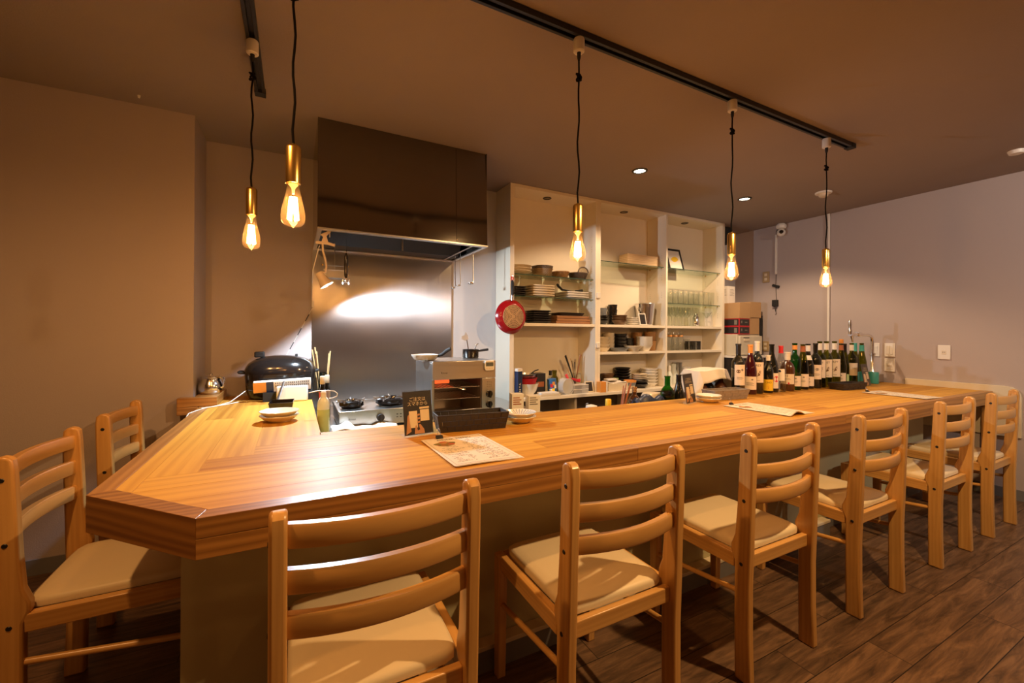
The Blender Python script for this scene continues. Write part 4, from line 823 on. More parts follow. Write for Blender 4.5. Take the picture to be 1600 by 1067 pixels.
def basket(x, y, rz, w0, w1, d0, d1, h, mat, label, cells=9):
    t = thing('tray_basket', label, 'basket', (x, y, ZC), rz); mb = MB(); mb.box(-w0 / 2, w0 / 2, -d0 / 2, d0 / 2, 0, 0.004)
    def side(p0, p1, n):
        (xa, ya), (xb, yb_) = p0, p1
        for r in range(3):
            for k in range(n):
                off = 0.5 if r % 2 else 0.0; u0 = max(0, (k + 0.02 - off) / n); u1 = min(1, (k + 0.98 - off) / n)
                if r % 2 and k == n - 1: u1 = 1.0
                h0, h1 = r / 3, (r + 1) / 3
                def P(u, hq, o_):
                    sx_b, sy_b = w0 / 2 + (w1 - w0) / 2 * hq, d0 / 2 + (d1 - d0) / 2 * hq; bump_ = o_
                    X = (xa + (xb - xa) * u) * (sx_b - (bump_ if xa == xb else 0)); Y = (ya + (yb_ - ya) * u) * (sy_b - (bump_ if ya == yb_ else 0)); return (X, Y, 0.002 + (h - 0.002) * hq)
                e = 0.0010 * ((r + k) % 2)
                mb.hexa([P(u0, h0 + 0.01, e), P(u1, h0 + 0.01, e), P(u1, h0 + 0.01, 0.005), P(u0, h0 + 0.01, 0.005), P(u0, h1 - 0.01, e), P(u1, h1 - 0.01, e), P(u1, h1 - 0.01, 0.005), P(u0, h1 - 0.01, 0.005)])
    side((-1, -1), (1, -1), cells); side((1, -1), (1, 1), 3); side((1, 1), (-1, 1), cells); side((-1, 1), (-1, -1), 3); mb.build('woven_sides', mat, t)
    r = MB(); a, b = w1 / 2, d1 / 2
    r.box(-a, a, -b, -b + 0.006, h, h + 0.004).box(-a, a, b - 0.006, b, h, h + 0.004).box(-a, -a + 0.006, -b + 0.006, b - 0.006, h, h + 0.004).box(a - 0.006, a, -b + 0.006, b - 0.006, h, h + 0.004); r.build('rim', mat, t, bevel=0.001)
    i = MB(); i.T = TR(0, 0, 0.0045); i.box(-w0 / 2 + 0.006, w0 / 2 - 0.006, -d0 / 2 + 0.006, d0 / 2 - 0.006, 0, 0.002); i.build('liner', mat, t)
basket(0.628, 1.565, -0.10, 0.265, 0.29, 0.085, 0.10, 0.062, 'black_weave', 'long black woven basket behind the nearest drink menu')
basket(2.285, 1.635, -0.10, 0.245, 0.28, 0.085, 0.10, 0.052, 'grey_weave', 'grey woven basket in front of the covered bottles')
basket(3.50, 1.555, -0.10, 0.25, 0.27, 0.09, 0.105, 0.042, 'black_weave', 'farthest black woven basket before the wine bottles')
for k in range(2):
    o = plate('striped_plate', 'white_gloss' if k else 'cream_china', 0.862, 1.585, ZC + 0.016 * k, 0.070, 0.026, ('lower plain' if k == 0 else 'upper radially striped') + ' plate of the pair beside the long black basket', 'plate pair beside the long black basket')
    if k: specks(o, 0.070, 0.026, 'grey_china', 28, True)
    o = plate('speckled_plate', 'white_gloss', 2.076, 1.592, ZC + 0.015 * k, 0.068, 0.024, ('lower' if k == 0 else 'upper') + ' speckled white plate of the pair beside the grey basket', 'plate pair beside the grey basket')
    if k: specks(o, 0.068, 0.024, 'grey_china', 14)
# drink menus
def menu(x, y, rz, label, curl=0.0):
    wd, hh = 0.222, 0.332; t = thing('drink_menu', label, 'menu', (x, y, ZC), rz, 'drink menu sheets on the counter')
    for k in range(2):
        def sh(u, v, k=k):
            X, Y = (u - 0.5) * wd + 0.004 * k, (v - 0.5) * hh - 0.003 * k
            return (X, Y, 0.0008 + 0.0012 * (1 - k) + 0.0025 * math.sin(3 * u + 1) * (1 - v) ** 2 + curl * max(0, 1 - ((u - 0.3) / 0.25) ** 2) * max(0, 0.22 - v) * 4)
        MB().grid(sh, 14, 18).build('sheet', 'paper', t)
    zf = lambda X, Y: 0.0008 + 0.0012 + 0.0005 + 0.0025 * math.sin(3 * (X / wd + 0.5) + 1) * (0.5 - Y / hh) ** 2 + curl * max(0, 1 - ((X / wd + 0.2) / 0.25) ** 2) * max(0, 0.22 - 0.5 - Y / hh) * 4
    mb = MB(); mb.text('DRINK MENU', 0.021, fn=lambda p: (p[0], 0.133 + p[1], zf(p[0], 0.133 + p[1]))); mb.build('title_lettering', 'ink', t)
    ln = MB()
    def bar(x0, x1, y0, y1):
        n_ = max(1, int((x1 - x0) / 0.02)); 
        for q in range(n_):
            a_, b_ = x0 + (x1 - x0) * q / n_, x0 + (x1 - x0) * (q + 1) / n_
            ln.face([ln.v((a_, y0, zf(a_, y0))), ln.v((b_, y0, zf(b_, y0))), ln.v((b_, y1, zf(b_, y1))), ln.v((a_, y1, zf(a_, y1)))], [(0, 0)] * 4)
    for x0, x1, y0, y1 in ((-0.102, 0.102, 0.154, 0.155), (-0.102, 0.102, -0.156, -0.155), (-0.102, -0.101, -0.155, 0.154), (0.101, 0.102, -0.155, 0.154), (-0.098, 0.098, 0.1515, 0.152), (-0.098, 0.098, -0.153, -0.1525)): 
        if x1 - x0 > 0.01: bar(x0, x1, y0, y1)
        else:
            for q in range(14): yy = y0 + (y1 - y0) * q / 14; bar(x0, x1, yy, yy + (y1 - y0) / 14)
    rnd = random.Random(5)
    for row in range(22):
        Y = 0.108 - row * 0.0115
        for x0, x1 in ((-0.09, -0.012), (0.002, 0.094)):
            if x0 < 0 and 0.045 < Y < 0.112: continue
            X = x0 + rnd.random() * 0.012
            while X < x1 - 0.008:
                l_ = 0.003 + rnd.random() * 0.008
                if rnd.random() < 0.62: bar(X, min(X + l_, x1), Y, Y + 0.0028)
                X += l_ + 0.0025
    ln.build('printed_lines', 'ink_grey', t)
    fd = MB(); cx, cy = -0.052, 0.080
    pts = [(cx + 0.036 * math.cos(a_) * (1 + 0.12 * math.sin(5 * a_)), cy + 0.030 * math.sin(a_) * (1 + 0.1 * math.cos(4 * a_))) for a_ in [2 * PI * k / 28 for k in range(28)]]
    c = fd.v((cx, cy, zf(cx, cy) + 0.0002)); ring = [fd.v((a_, b_, zf(a_, b_) + 0.0002)) for a_, b_ in pts]
    for k in range(28): fd.face([c, ring[k], ring[(k + 1) % 28]], [(0, 0)] * 3)
    fd.build('food_picture', 'food', t)
    cl_ = thing('binder_clip', None, 'clip') if False else None
    b = MB().prism([(-0.002, -0.001), (0.010, -0.001), (0.005, 0.007), (0.003, 0.007)], -0.0095, 0.0095, 'x'); b.T = Matrix.Identity(4)
    mb = MB(); mb.T = TR(-0.045, hh / 2 - 0.008, 0.0032) @ RZ(0)
    mb.prism([(-0.004, 0.0), (0.008, 0.0), (0.0095, 0.002), (0.009, 0.010), (0.006, 0.010), (-0.004, 0.002)], -0.0125, 0.0125, 'x'); c_ = mb.build('binder_clip', 'black_metal', t, bevel=0.0006)
    mb = MB(); mb.T = TR(-0.045, hh / 2 - 0.008, 0.0032); mb.tube([(-0.004, 0.006, 0.010), (-0.006, 0.010, 0.020), (-0.005, 0.014, 0.029), (0, 0.015, 0.032), (0.005, 0.014, 0.029), (0.006, 0.010, 0.020), (0.004, 0.006, 0.010)], 0.0008, 6); mb.build('clip_wire', 'chrome', c_)
menu(0.510, 1.290, 0.02, 'drink menu sheet nearest, in front of the long black basket')
menu(2.147, 1.307, 0.04, 'middle drink menu sheet with a curled corner, before the grey basket', 0.018)
menu(3.462, 1.245, -0.06, 'farthest drink menu sheet, before the farthest black basket')

# ------------------------------------------------------------------ wine bottles
def PR(kind, h, r):
    if kind == 'bordeaux': p = [(0, 0.006), (0.6, 0.0), (0.93, 0.0), (1, 0.012), (1, 0.62), (0.93, 0.67), (0.65, 0.72), (0.40, 0.755), (0.36, 0.78), (0.36, 0.965), (0.41, 0.967), (0.41, 1.0), (0, 1.0)]
    elif kind == 'burgundy': p = [(0, 0.006), (0.6, 0.0), (0.93, 0.0), (1, 0.012), (1, 0.45), (0.95, 0.53), (0.75, 0.64), (0.50, 0.735), (0.385, 0.80), (0.36, 0.85), (0.35, 0.965), (0.41, 0.967), (0.41, 1.0), (0, 1.0)]
    elif kind == 'hock': p = [(0, 0.006), (0.6, 0.0), (0.93, 0.0), (1, 0.012), (1, 0.44), (0.90, 0.55), (0.68, 0.69), (0.46, 0.82), (0.40, 0.88), (0.39, 0.975), (0.44, 0.977), (0.44, 1.0), (0, 1.0)]
    else: p = [(0, 0.006), (0.6, 0.0), (0.93, 0.0), (1, 0.02), (1, 0.55), (0.95, 0.62), (0.7, 0.71), (0.42, 0.76), (0.38, 0.79), (0.38, 0.97), (0.42, 0.972), (0.42, 1.0), (0, 1.0)]
    return [(a * r, b * h) for a, b in p]
def bottle(x, y, h, r, kind, glass, label, cap=None, cap_z=(0.83, 1.004), lab=None, group='bottles along the back of the counter', z=None, cat='bottle', name='wine_bottle', off=0.0):
    """lab: list of (material, z0, z1, half angle, extra) patches; extra is ('text', body, size, z, mat) or ('mark', mat, z0, z1, half angle)"""
    z = ZC if z is None else z; t = thing(name, label, cat, (x, y, z), 0, group); pf = PR(kind, h, r); MB().lathe(pf, seg=32).build('body', glass, t)
    def rad(zz):
        for (r0, z0), (r1, z1) in zip(pf, pf[1:]):
            if z0 <= zz <= z1 and z1 > z0: return r0 + (r1 - r0) * (zz - z0) / (z1 - z0)
        return r
    face = math.atan2(-y, -x) + off
    if cap:
        zs = sorted({cap_z[0] * h, cap_z[1] * h} | {zz for rr, zz in pf if cap_z[0] * h < zz < cap_z[1] * h}); zs = [q for q in zs if q <= h]
        rp = max(rad(cap_z[0] * h), 0.001); prof = [(max(rad(q), rp * 0.9) + 0.0011, q) for q in zs]
        prof = [(0, cap_z[0] * h - 0.0003)] * 0 + prof + ([(prof[-1][0] * 0.97, h + 0.0012), (0, h + 0.0014)] if cap_z[1] >= 1 else [])
        MB().lathe(prof, seg=28).build('capsule', cap, t)
    for q in (lab or []):
        mat, z0, z1, ha = q[:4]; zs = [z0 + (z1 - z0) * k / 5 for k in range(6)]
        o = MB().lathe([(rad(v_ * h) + 0.0007, v_ * h) for v_ in zs], seg=18, a0=face - ha, a1=face + ha).build('label', mat, t)
        for ex in q[4:]:
            if ex[0] == 'text':
                body, size, zz, m2 = ex[1:5]; rr = rad(zz * h) + 0.0012
                MB().text(body, size, fn=lambda p: (rr * math.cos(face + p[0] / rr), rr * math.sin(face + p[0] / rr), zz * h + p[1])).build('lettering', m2, o)
            elif ex[0] == 'mark':
                m2, pts, sc_, zz, xo = ex[1:6]; rr = rad(zz * h) + 0.0010; mb = MB(); n_ = len(pts)
                ce = mb.v((rr * math.cos(face + xo / rr), rr * math.sin(face + xo / rr), zz * h))
                ring = [mb.v((rr * math.cos(face + (xo + px_ * sc_) / rr), rr * math.sin(face + (xo + px_ * sc_) / rr), zz * h + py_ * sc_)) for px_, py_ in pts]
                for k in range(n_): mb.face([ce, ring[k], ring[(k + 1) % n_]], [(0, 0)] * 3)
                mb.build('emblem', m2, o)
            elif ex[0] == 'lines':
                m2, zz0, n_, wd = ex[1:5]; mb = MB()
                for k in range(n_):
                    zz = (zz0 - 0.018 * k) * h; rr = rad(zz) + 0.0010; mb.lathe([(rr, zz), (rr, zz + 0.0022)], seg=6, a0=face - wd, a1=face + wd * (0.6 + 0.4 * (k % 2)))
                mb.build('printed_lines', m2, o)
    return t
FIG = [(0.9, 1.0), (0.55, 0.75), (0.8, 0.3), (0.45, -0.1), (0.55, -0.6), (0.1, -0.75), (-0.5, -1.1), (-1.0, -1.0), (-0.35, -0.7), (-0.2, -0.3), (-0.75, -0.45), (-0.9, 0.1), (-0.4, -0.05), (0.0, 0.35), (0.15, 0.9), (0.5, 1.15)]
CIRC = [(math.cos(2 * PI * k / 16), math.sin(2 * PI * k / 16)) for k in range(16)]
SHELL = [(math.cos(2 * PI * k / 20) * (1 + 0.12 * (k % 2)), math.sin(2 * PI * k / 20) * (0.8 + 0.1 * (k % 2))) for k in range(20)]
cream_lab = lambda z0, z1, ha=1.0: ('paper', z0, z1, ha, ('mark', 'ink_grey', SHELL, 0.006, z0 + (z1 - z0) * 0.75, 0.0), ('lines', 'ink_grey', z0 + (z1 - z0) * 0.5, 3, 0.35))
RET = lambda off_=0.0: ('paper', 0.21, 0.60, 0.95, ('text', 'RET', 0.020, 0.535, 'ink'), ('mark', 'brown_china', FIG, 0.017, 0.38, 0.0), ('lines', 'ink_grey', 0.25, 1, 0.4))
BY = 1.695
bottle(2.488, BY, 0.322, 0.0385, 'bordeaux', 'dark_glass', 'black capped red wine bottle, first of the row, behind the grey basket', 'black_china', (0.80, 1.004), [('paper', 0.20, 0.60, 0.85, ('mark', 'brown_china', SHELL, 0.012, 0.47, -0.010), ('mark', 'ink_grey', CIRC, 0.007, 0.50, 0.012), ('lines', 'ink_grey', 0.355, 3, 0.5))], off=0.3)
bottle(2.608, 1.695, 0.316, 0.0375, 'burgundy', 'wine_glass_red', 'red wine bottle with an orange cream capsule, second of the row', 'orange', (0.83, 1.004), [('paper', 0.10, 0.36, 1.15, ('mark', 'ink_grey', SHELL, 0.006, 0.30, 0.012), ('lines', 'ink_grey', 0.235, 4, 0.6))], off=0.0)
bottle(2.690, 1.702, 0.338, 0.0385, 'bordeaux', 'dark_glass', 'dark wine bottle lettered RET with a white capsule, third of the row', 'white_plastic', (0.81, 1.004), [RET()], off=0.25)
bottle(2.776, 1.682, 0.245, 0.031, 'champ', 'dark_glass', 'short dark bottle with a bright yellow label between two taller bottles', 'white_plastic', (0.86, 1.004), [('yellow', 0.06, 0.36, 1.1, ('text', 'CHO', 0.017, 0.28, 'ink'), ('text', '2', 0.018, 0.14, 'red_plain'))], off=0.1)
bottle(2.846, 1.70, 0.318, 0.040, 'burgundy', 'dark_glass', 'slope shouldered dark bottle with a red circle on its label', None, (0.9, 1.0), [('paper', 0.08, 0.40, 1.15, ('mark', 'red_plain', CIRC, 0.020, 0.275, 0.026), ('mark', 'ink', [(0.0, 0.6), (1, 0), (0, -0.3), (-0.6, -0.6)], 0.006, 0.36, 0.0), ('lines', 'ink_grey', 0.30, 4, 0.15))], off=0.1)
bottle(2.918, 1.682, 0.306, 0.031, 'hock', 'clear_bottle', 'clear glass bottle with a red capsule beside the red circle bottle', 'red_plain', (0.84, 1.004), [('white_paper', 0.24, 0.50, 0.8, ('mark', 'navy', CIRC, 0.008, 0.45, -0.006))])
bottle(3.012, 1.692, 0.262, 0.043, 'champ', 'amber_glass', 'squat dark brown bottle with a cream screw cap and a slanted label', 'cream_china', (0.80, 1.004), [('cream_china', 0.18, 0.44, 1.1, ('mark', 'black_china', [(-1.2, 1.1), (1.2, 1.1), (0, -0.9)], 0.020, 0.42, 0.0), ('mark', 'red_plain', [(0, 1), (0.8, 0), (0, -1), (-0.8, 0)], 0.008, 0.20, 0.008), ('lines', 'ink_grey', 0.315, 2, 0.5))])
bottle(3.112, 1.70, 0.324, 0.0395, 'bordeaux', 'green_glass', 'bright green wine bottle with an orange capsule and low cream label', 'orange', (0.86, 0.955), [cream_lab(0.08, 0.30, 1.0)], off=0.15)
bottle(3.194, 1.69, 0.316, 0.036, 'hock', 'olive_glass', 'slim olive wine bottle with a rust red capsule beside the green bottle', 'red_stick', (0.83, 0.96), [cream_lab(0.06, 0.34, 1.1)], off=0.15)
bottle(3.277, 1.70, 0.318, 0.0385, 'burgundy', 'dark_glass', 'dark wine bottle with a white capsule and a white neck flash label', 'white_plastic', (0.83, 0.965), [('white_paper', 0.64, 0.74, 0.9), cream_lab(0.06, 0.27, 1.1)], off=0.1)
bottle(3.354, 1.690, 0.322, 0.0375, 'bordeaux', 'dark_glass', 'black capped dark bottle with a tall cream label, before the olive bottles', 'black_gloss', (0.81, 1.004), [('paper', 0.20, 0.52, 0.9, ('mark', 'ink_grey', SHELL, 0.011, 0.42, 0.0), ('lines', 'ink_grey', 0.32, 3, 0.5))], off=0.3)
for k, (x, y, lb) in enumerate(((3.430, 1.70, 'olive wine bottle lettered RET with a white capsule, first of three'), (3.520, 1.70, 'olive wine bottle lettered RET with a white capsule, middle of three'), (3.632, 1.70, 'olive wine bottle lettered RET with a white capsule, last of three'))):
    bottle(x, y, 0.336, 0.039, 'bordeaux', 'olive_glass', lb, 'white_plastic', (0.81, 0.955), [RET()], off=0.15)
    # a little wine left in the foot of each
bottle(3.718, 1.695, 0.318, 0.034, 'hock', 'olive_glass', 'slim olive bottle with a red capsule and an orange cork stopper', 'red_stick', (0.84, 0.965), [cream_lab(0.05, 0.30, 1.0)])
st_ = tag(MB().lathe([(0, 0), (0.012, 0), (0.0145, 0.004), (0.0145, 0.030), (0, 0.032)], seg=20).build('bottle_stopper', 'orange', loc=(3.718, 1.695, ZC + 0.320)), 'orange stopper on top of the slim olive bottle', 'stopper')
bottle(3.786, 1.705, 0.316, 0.033, 'hock', 'olive_glass', 'olive bottle with a black capsule behind the farthest black basket', 'black_gloss', (0.80, 1.004), [('green_print', 0.05, 0.26, 1.1)])
bottle(3.862, 1.69, 0.320, 0.036, 'bordeaux', 'olive_glass', 'olive bottle with a silver white capsule behind the farthest sign', 'white_paper', (0.82, 0.96), [('paper', 0.22, 0.52, 1.0, ('lines', 'ink_grey', 0.40, 2, 0.4))], off=0.5)
bottle(3.940, 1.705, 0.320, 0.034, 'hock', 'olive_glass', 'olive bottle with a teal capsule, left one of two', 'teal', (0.80, 1.004), [('teal', 0.06, 0.30, 1.1)])
bottle(4.018, 1.69, 0.320, 0.034, 'hock', 'olive_glass', 'olive bottle with a teal capsule, right one of two, beside the tap', 'teal', (0.80, 0.95), [('teal', 0.06, 0.30, 1.1)])
# beer tap
t = thing('beer_tap', 'chrome beer tap on a curved arm at the far end of the counter', 'beer tap', (4.19, 1.69, ZC))
MB().box(-0.03, 0.11, -0.035, 0.035, 0, 0.065).build('base_box', 'steel', t, bevel=0.003)
MB().lathe([(0, 0.0655), (0.026, 0.0655), (0.024, 0.085), (0.016, 0.10), (0.0145, 0.215), (0.021, 0.22), (0.021, 0.235), (0.0135, 0.24)], seg=24).build('column', 'chrome', t)
MB().tube([(0, 0, 0.238), (0, 0, 0.33), (-0.008, 0, 0.358), (-0.03, 0, 0.376), (-0.06, 0, 0.383), (-0.25, 0, 0.388)], 0.0115, 14).build('arm', 'chrome', t)
MB().tube([(-0.20, 0, 0.387), (-0.25, 0, 0.388)], 0.020, 16).build('collar', 'chrome', t)
MB().tube([(-0.25, 0, 0.388), (-0.315, 0, 0.386)], 0.014, 14).tube([(-0.315, 0, 0.386), (-0.355, 0, 0.388)], [0.017, 0.015], 14).tube([(-0.335, 0, 0.39), (-0.322, -0.002, 0.355), (-0.318, -0.003, 0.328)], [0.012, 0.010, 0.007], 12).build('faucet', 'chrome', t)
MB().tube([(-0.350, 0, 0.39), (-0.352, 0, 0.42), (-0.353, 0, 0.44), (-0.354, 0, 0.458), (-0.356, 0, 0.50)], [0.012, 0.014, 0.009, 0.0125, 0.009], 14).build('tap_handle', 'chrome', t)
tag(MB().lathe([(0, 0), (0.034, 0), (0.035, 0.002), (0.035, 0.028), (0.0352, 0.03), (0.0352, 0.085), (0.033, 0.09), (0, 0.09)], seg=28).build('teal_tin', 'teal', loc=(4.095, 1.645, ZC)), 'teal tin at the foot of the beer tap behind the farthest sign', 'tin')

# ------------------------------------------------------------------ wall cabinet of shelves
SY0, SY1 = 2.74, YB - 0.002
t = thing('shelf_cabinet', 'tall cream built-in shelf cabinet of three bays along the back wall', 'shelf', (0, 0, 0))
ST = HC - 0.001
def vpanel(x0, x1, name='side_panel', z0=0.0):
    return MB().box(x0, x1, SY0, SY1 - 0.012, z0, ST, 2).build(name, 'melamine', t, bevel=0.0008)
vpanel(1.40, 1.435); vpanel(2.187, 2.213, 'divider', 0.626); vpanel(2.2135, 2.2395, 'divider', 0.626); vpanel(2.990, 3.010, 'divider', 0.626); rp = vpanel(3.768, 3.80)
MB().box(1.40, 3.80, SY1 - 0.0115, SY1, 0, ST, 0).build('back_panel', 'melamine', t)
BAYS = [(1.4355, 2.1865), (2.240, 2.9895), (3.0105, 3.7675)]
def board(b, z0, z1, y0=SY0 + 0.004, name='shelf_board'):
    return MB().box(BAYS[b][0], BAYS[b][1], y0, SY1 - 0.012, z0, z1, 0).build(name, 'melamine', t, bevel=0.0008)
for b in range(3):
    board(b, ST - 0.022, ST, SY0, 'top_board'); board(b, 1.158, 1.180)
    cx = (BAYS[b][0] + BAYS[b][1]) / 2 - 0.02; yy = 2.86
    s_ = MB().lathe([(0.024, 0.0), (0.026, -0.004), (0.034, -0.003), (0.035, 0)], (cx, yy, ST - 0.0222), 24).build('shelf_spotlight', 'black_metal', t)
    MB().lathe([(0, 0.0), (0.014, -0.001), (0.024, 0.0)], (cx, yy, ST - 0.0225), 20).build('lens', 'lens_grey', s_)
board(1, 0.930, 0.950); board(2, 0.930, 0.950)
MB().box(1.4355, 3.7675, 2.685, SY1 - 0.012, 0.602, 0.6255, 0).build('worktop_board', 'melamine', t, bevel=0.001)
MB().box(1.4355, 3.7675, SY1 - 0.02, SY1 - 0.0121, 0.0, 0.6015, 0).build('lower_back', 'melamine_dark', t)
for x in (1.985, 2.62): MB().box(x, x + 0.022, 2.74, SY1 - 0.021, 0.0, 0.6015, 2).build('lower_divider', 'melamine', t)
def glass(b, z):
    x0, x1 = BAYS[b][0] + 0.002, BAYS[b][1] - 0.002
    mb = MB().box(x0, x1, 2.765, SY1 - 0.014, z - 0.006, z, 0)
    for k in (2,): mb.MI[k] = 1
    g_ = mb.build('glass_shelf', ['shelf_glass', 'glass_edge'], t)
    p = MB()
    for x in (x0 + 0.004, x1 - 0.004):
        for y in (2.79, 2.93): p.box(x - 0.006, x + 0.006, y - 0.004, y + 0.004, z - 0.014, z - 0.0065)
    p.build('shelf_pin', 'brass', g_)
G1, G2, G3, G4, G5 = 1.548, 1.384, 1.714, 1.714, 1.390
glass(0, G1); glass(0, G2); glass(1, G3); glass(2, G4); glass(2, G5)
for x in (2.1862, 2.9892, 3.7672):
    ph = MB()
    for z in (1.27, 1.29, 1.31, 1.44, 1.46, 1.48, 1.60, 1.62, 1.64, 1.78, 1.80, 1.82):
        for y in (2.79, 2.93): ph.box(x - 0.0004, x, y - 0.0022, y + 0.0022, z - 0.0022, z + 0.0022)
    ph.build('pin_holes', 'ink_grey', t)
for z in (1.395, 0.985):
    MB().box(2.195, 2.231, SY0 - 0.012, SY0 - 0.0005, z, z + 0.045).build('catch', 'white_plastic', t, bevel=0.003)

# ------------------------------------------------------------------ helpers for shelf ware
def bowl_prof(r, h, foot=0.45, th=0.004): return [(0, 0), (r * foot, 0), (r * foot, 0.004), (r * 0.80, h * 0.42), (r, h), (r - th, h), (r * 0.78 - th, h * 0.45), (r * foot * 0.8, 0.008), (0, 0.007)]
def cup_prof(r, h, th=0.004, taper=0.8): return [(0, 0), (r * taper * 0.90, 0), (r * taper * 0.95, 0.004), (r * 0.965, h * 0.90), (r, h * 0.92), (r, h), (r - th, h), (r * taper - th, 0.008), (0, 0.006)]
def sq_prof(r, h): return [(0, 0), (r * 0.74, 0), (r * 0.78, 0.003), (r * 0.90, h * 0.50), (r * 0.985, h * 0.66), (r, h * 0.8), (r, h), (r * 0.97, h + 0.001), (r * 0.88, h * 0.6), (r * 0.76, 0.007), (0, 0.006)]
def stack(name, cat, n, x, y, z, step, prof, mat, what, where, power=None, sx=1.0, sy=1.0, seg=32, rz=0.0):
    first = None
    for k in range(n):
        lb = '%s, %s %s' % (what, ORD[n - 1 - k], where) if n > 1 else '%s %s' % (what, where)
        if first is None: o = first = MB().lathe(prof, seg=seg, power=power, sx=sx, sy=sy).build(name, mat)
        else: o = first.copy(); COL.objects.link(o)
        o.location = (x, y, z + step * k); o.rotation_euler = (0, 0, rz); tag(o, lb, cat, (what + ' ' + where) if n > 1 else None)
    return z + step * (n - 1)
e = 0.0006
ZA, ZB, ZL = 1.180 + e, 0.950 + e, 0.6255 + e
# bay one, upper glass
stack('plate', 'plate', 3, 1.545, 2.868, G1 + e, 0.022, plate_prof(0.100, 0.030), 'cream_china', 'large cream plate', 'of the stack on the top glass shelf')
stack('woven_bowl', 'bowl', 3, 1.757, 2.872, G1 + e, 0.019, bowl_prof(0.086, 0.026, 0.7), 'wick_light', 'light woven bowl', 'of the stack on the top glass shelf')
stack('woven_bowl', 'bowl', 1, 1.757, 2.872, G1 + e + 0.064, 0.02, [(0, 0), (0.080, 0), (0.087, 0.024), (0.082, 0.025), (0.076, 0.006), (0, 0.006)], 'wick_dark', 'dark woven bowl', 'upon the light woven bowls on the top glass shelf')
def wbasket(x, y, z, rx, ry, mat, label, handle):
    t = thing('wicker_basket', label, 'basket', (x, y, z)); MB().lathe([(0, 0), (0.72, 0), (0.78, 0.004), (0.97, 0.046), (1.02, 0.05), (1.0, 0.056), (0.94, 0.050), (0.74, 0.008), (0, 0.007)], seg=40, sx=rx, sy=ry).build('body', mat, t)
    if handle: MB().tube([(0.0 + 0.05 * math.cos(a_), -ry * 0.98, 0.052 + 0.045 * math.sin(a_)) for a_ in [PI * k / 14 for k in range(15)]], 0.005, 8).build('handle', mat, t)
wbasket(2.095, 2.858, G1 + e, 0.085, 0.075, 'wick_dark', 'dark wicker basket with an arched handle on the top glass shelf', True)
wbasket(1.928, 2.873, G1 + e, 0.072, 0.085, 'wick_brown', 'brown wicker basket without handle on the top glass shelf', False)
# bay one, lower glass
stack('black_dish', 'dish', 5, 1.520, 2.862, G2 + e, 0.015, sq_prof(0.062, 0.016), 'black_china', 'small black dish', 'of the stack at the lower glass shelf end', 5)
stack('square_plate', 'plate', 5, 1.722, 2.868, G2 + e, 0.0185, sq_prof(0.108, 0.020), 'cream_china', 'cream square plate', 'of the tall stack on the lower glass shelf', 7, 1.0, 0.85)
stack('square_plate', 'plate', 3, 2.045, 2.868, G2 + e, 0.0185, sq_prof(0.115, 0.020), 'white_gloss', 'white square plate', 'of the low stack on the lower glass shelf', 7, 1.0, 0.85)
t = thing('serving_tongs', 'black serving tongs lying across the low stack of white square plates', 'tongs', (1.98, 2.845, G2 + 0.062))
MB().tube([(-0.09, 0.0, 0.042), (-0.05, 0.0, 0.012), (0.05, 0.0, 0.003), (0.15, 0.0, 0.004)], [0.008, 0.008, 0.006, 0.007], 8, sx=1.8).build('arm', 'black_matte', t)
MB().tube([(-0.10, 0.0, 0.052), (-0.085, 0.0, 0.045)], 0.010, 8).tube([(0.08, 0.0, 0.010), (0.15, 0.0, 0.016)], [0.005, 0.011], 8, sx=1.5).build('head', 'black_matte', t)
# bay one, board
stack('black_dish', 'dish', 6, 1.715, 2.865, ZA, 0.0165, sq_prof(0.088, 0.018), 'black_china', 'square black dish', 'of the stack on the wooden shelf behind the red pan', 6, 1.0, 0.9)
for k in range(3):
    tag(MB().box(-0.168 + 0.004 * k, 0.168 - 0.006 * k, -0.095, 0.095, 0, 0.021, 0).build('serving_board', 'dark_wood', loc=(1.995 + 0.004 * (k % 2), 2.868, ZA + 0.0215 * k), bevel=0.003), 'brown wooden serving board, %s of the pile beside the black dishes' % ORD[2 - k], 'board', 'brown wooden serving boards')
tag(MB().lathe([(0, 0), (0.86, 0), (0.88, 0.002), (1, 0.024), (0.98, 0.025), (0.86, 0.005), (0, 0.004)], seg=40, sx=0.132, sy=0.085, power=5).build('black_serving_tray', 'black_china', loc=(2.0, 2.865, ZA + 0.0655)), 'black serving tray on top of the brown boards', 'tray')
tag(MB().lathe(bowl_prof(0.05, 0.03), seg=28).build('brown_bowl', 'brown_china', loc=(1.548, 2.86, ZA)), 'brown bowl half hidden behind the red pan', 'bowl')
# bay one, worktop
t = thing('film_box', 'upright narrow blue box with white lettering at the left end of the worktop', 'box', (1.472, 2.735, ZL), 0.25)
MB().box(-0.022, 0.022, -0.02, 0.02, 0, 0.215, 2).build('carton', 'navy', t, bevel=0.001); MB().box(-0.0225, 0.0225, -0.0205, 0.0205, 0.195, 0.2155).build('carton_end', 'white_paper', t)
mk = MB(); 
for k, (ch, zz) in enumerate((('A', 0.03), ('N', 0.055), ('T', 0.08), ('A', 0.10))): mk.text(ch, 0.026, fn=lambda p, zz=zz: (p[1] * -1.0, -0.0206, zz + p[0]))
mk.build('lettering', 'white_paper', t)
tag(MB().lathe(bowl_prof(0.088, 0.095, 0.5), seg=40).build('mixing_bowl', 'white_gloss', loc=(1.585, 2.80, ZL)), 'white mixing bowl at the left end of the worktop', 'bowl')
tag(MB().lathe([(0, 0), (0.045, 0), (0.068, 0.035), (0.077, 0.068), (0.080, 0.070), (0.074, 0.070), (0.062, 0.03), (0, 0.008)], seg=40).build('mixing_bowl', 'red_plain', loc=(1.583, 2.80, ZL + 0.066)), 'red bowl nested in the white mixing bowl', 'bowl')
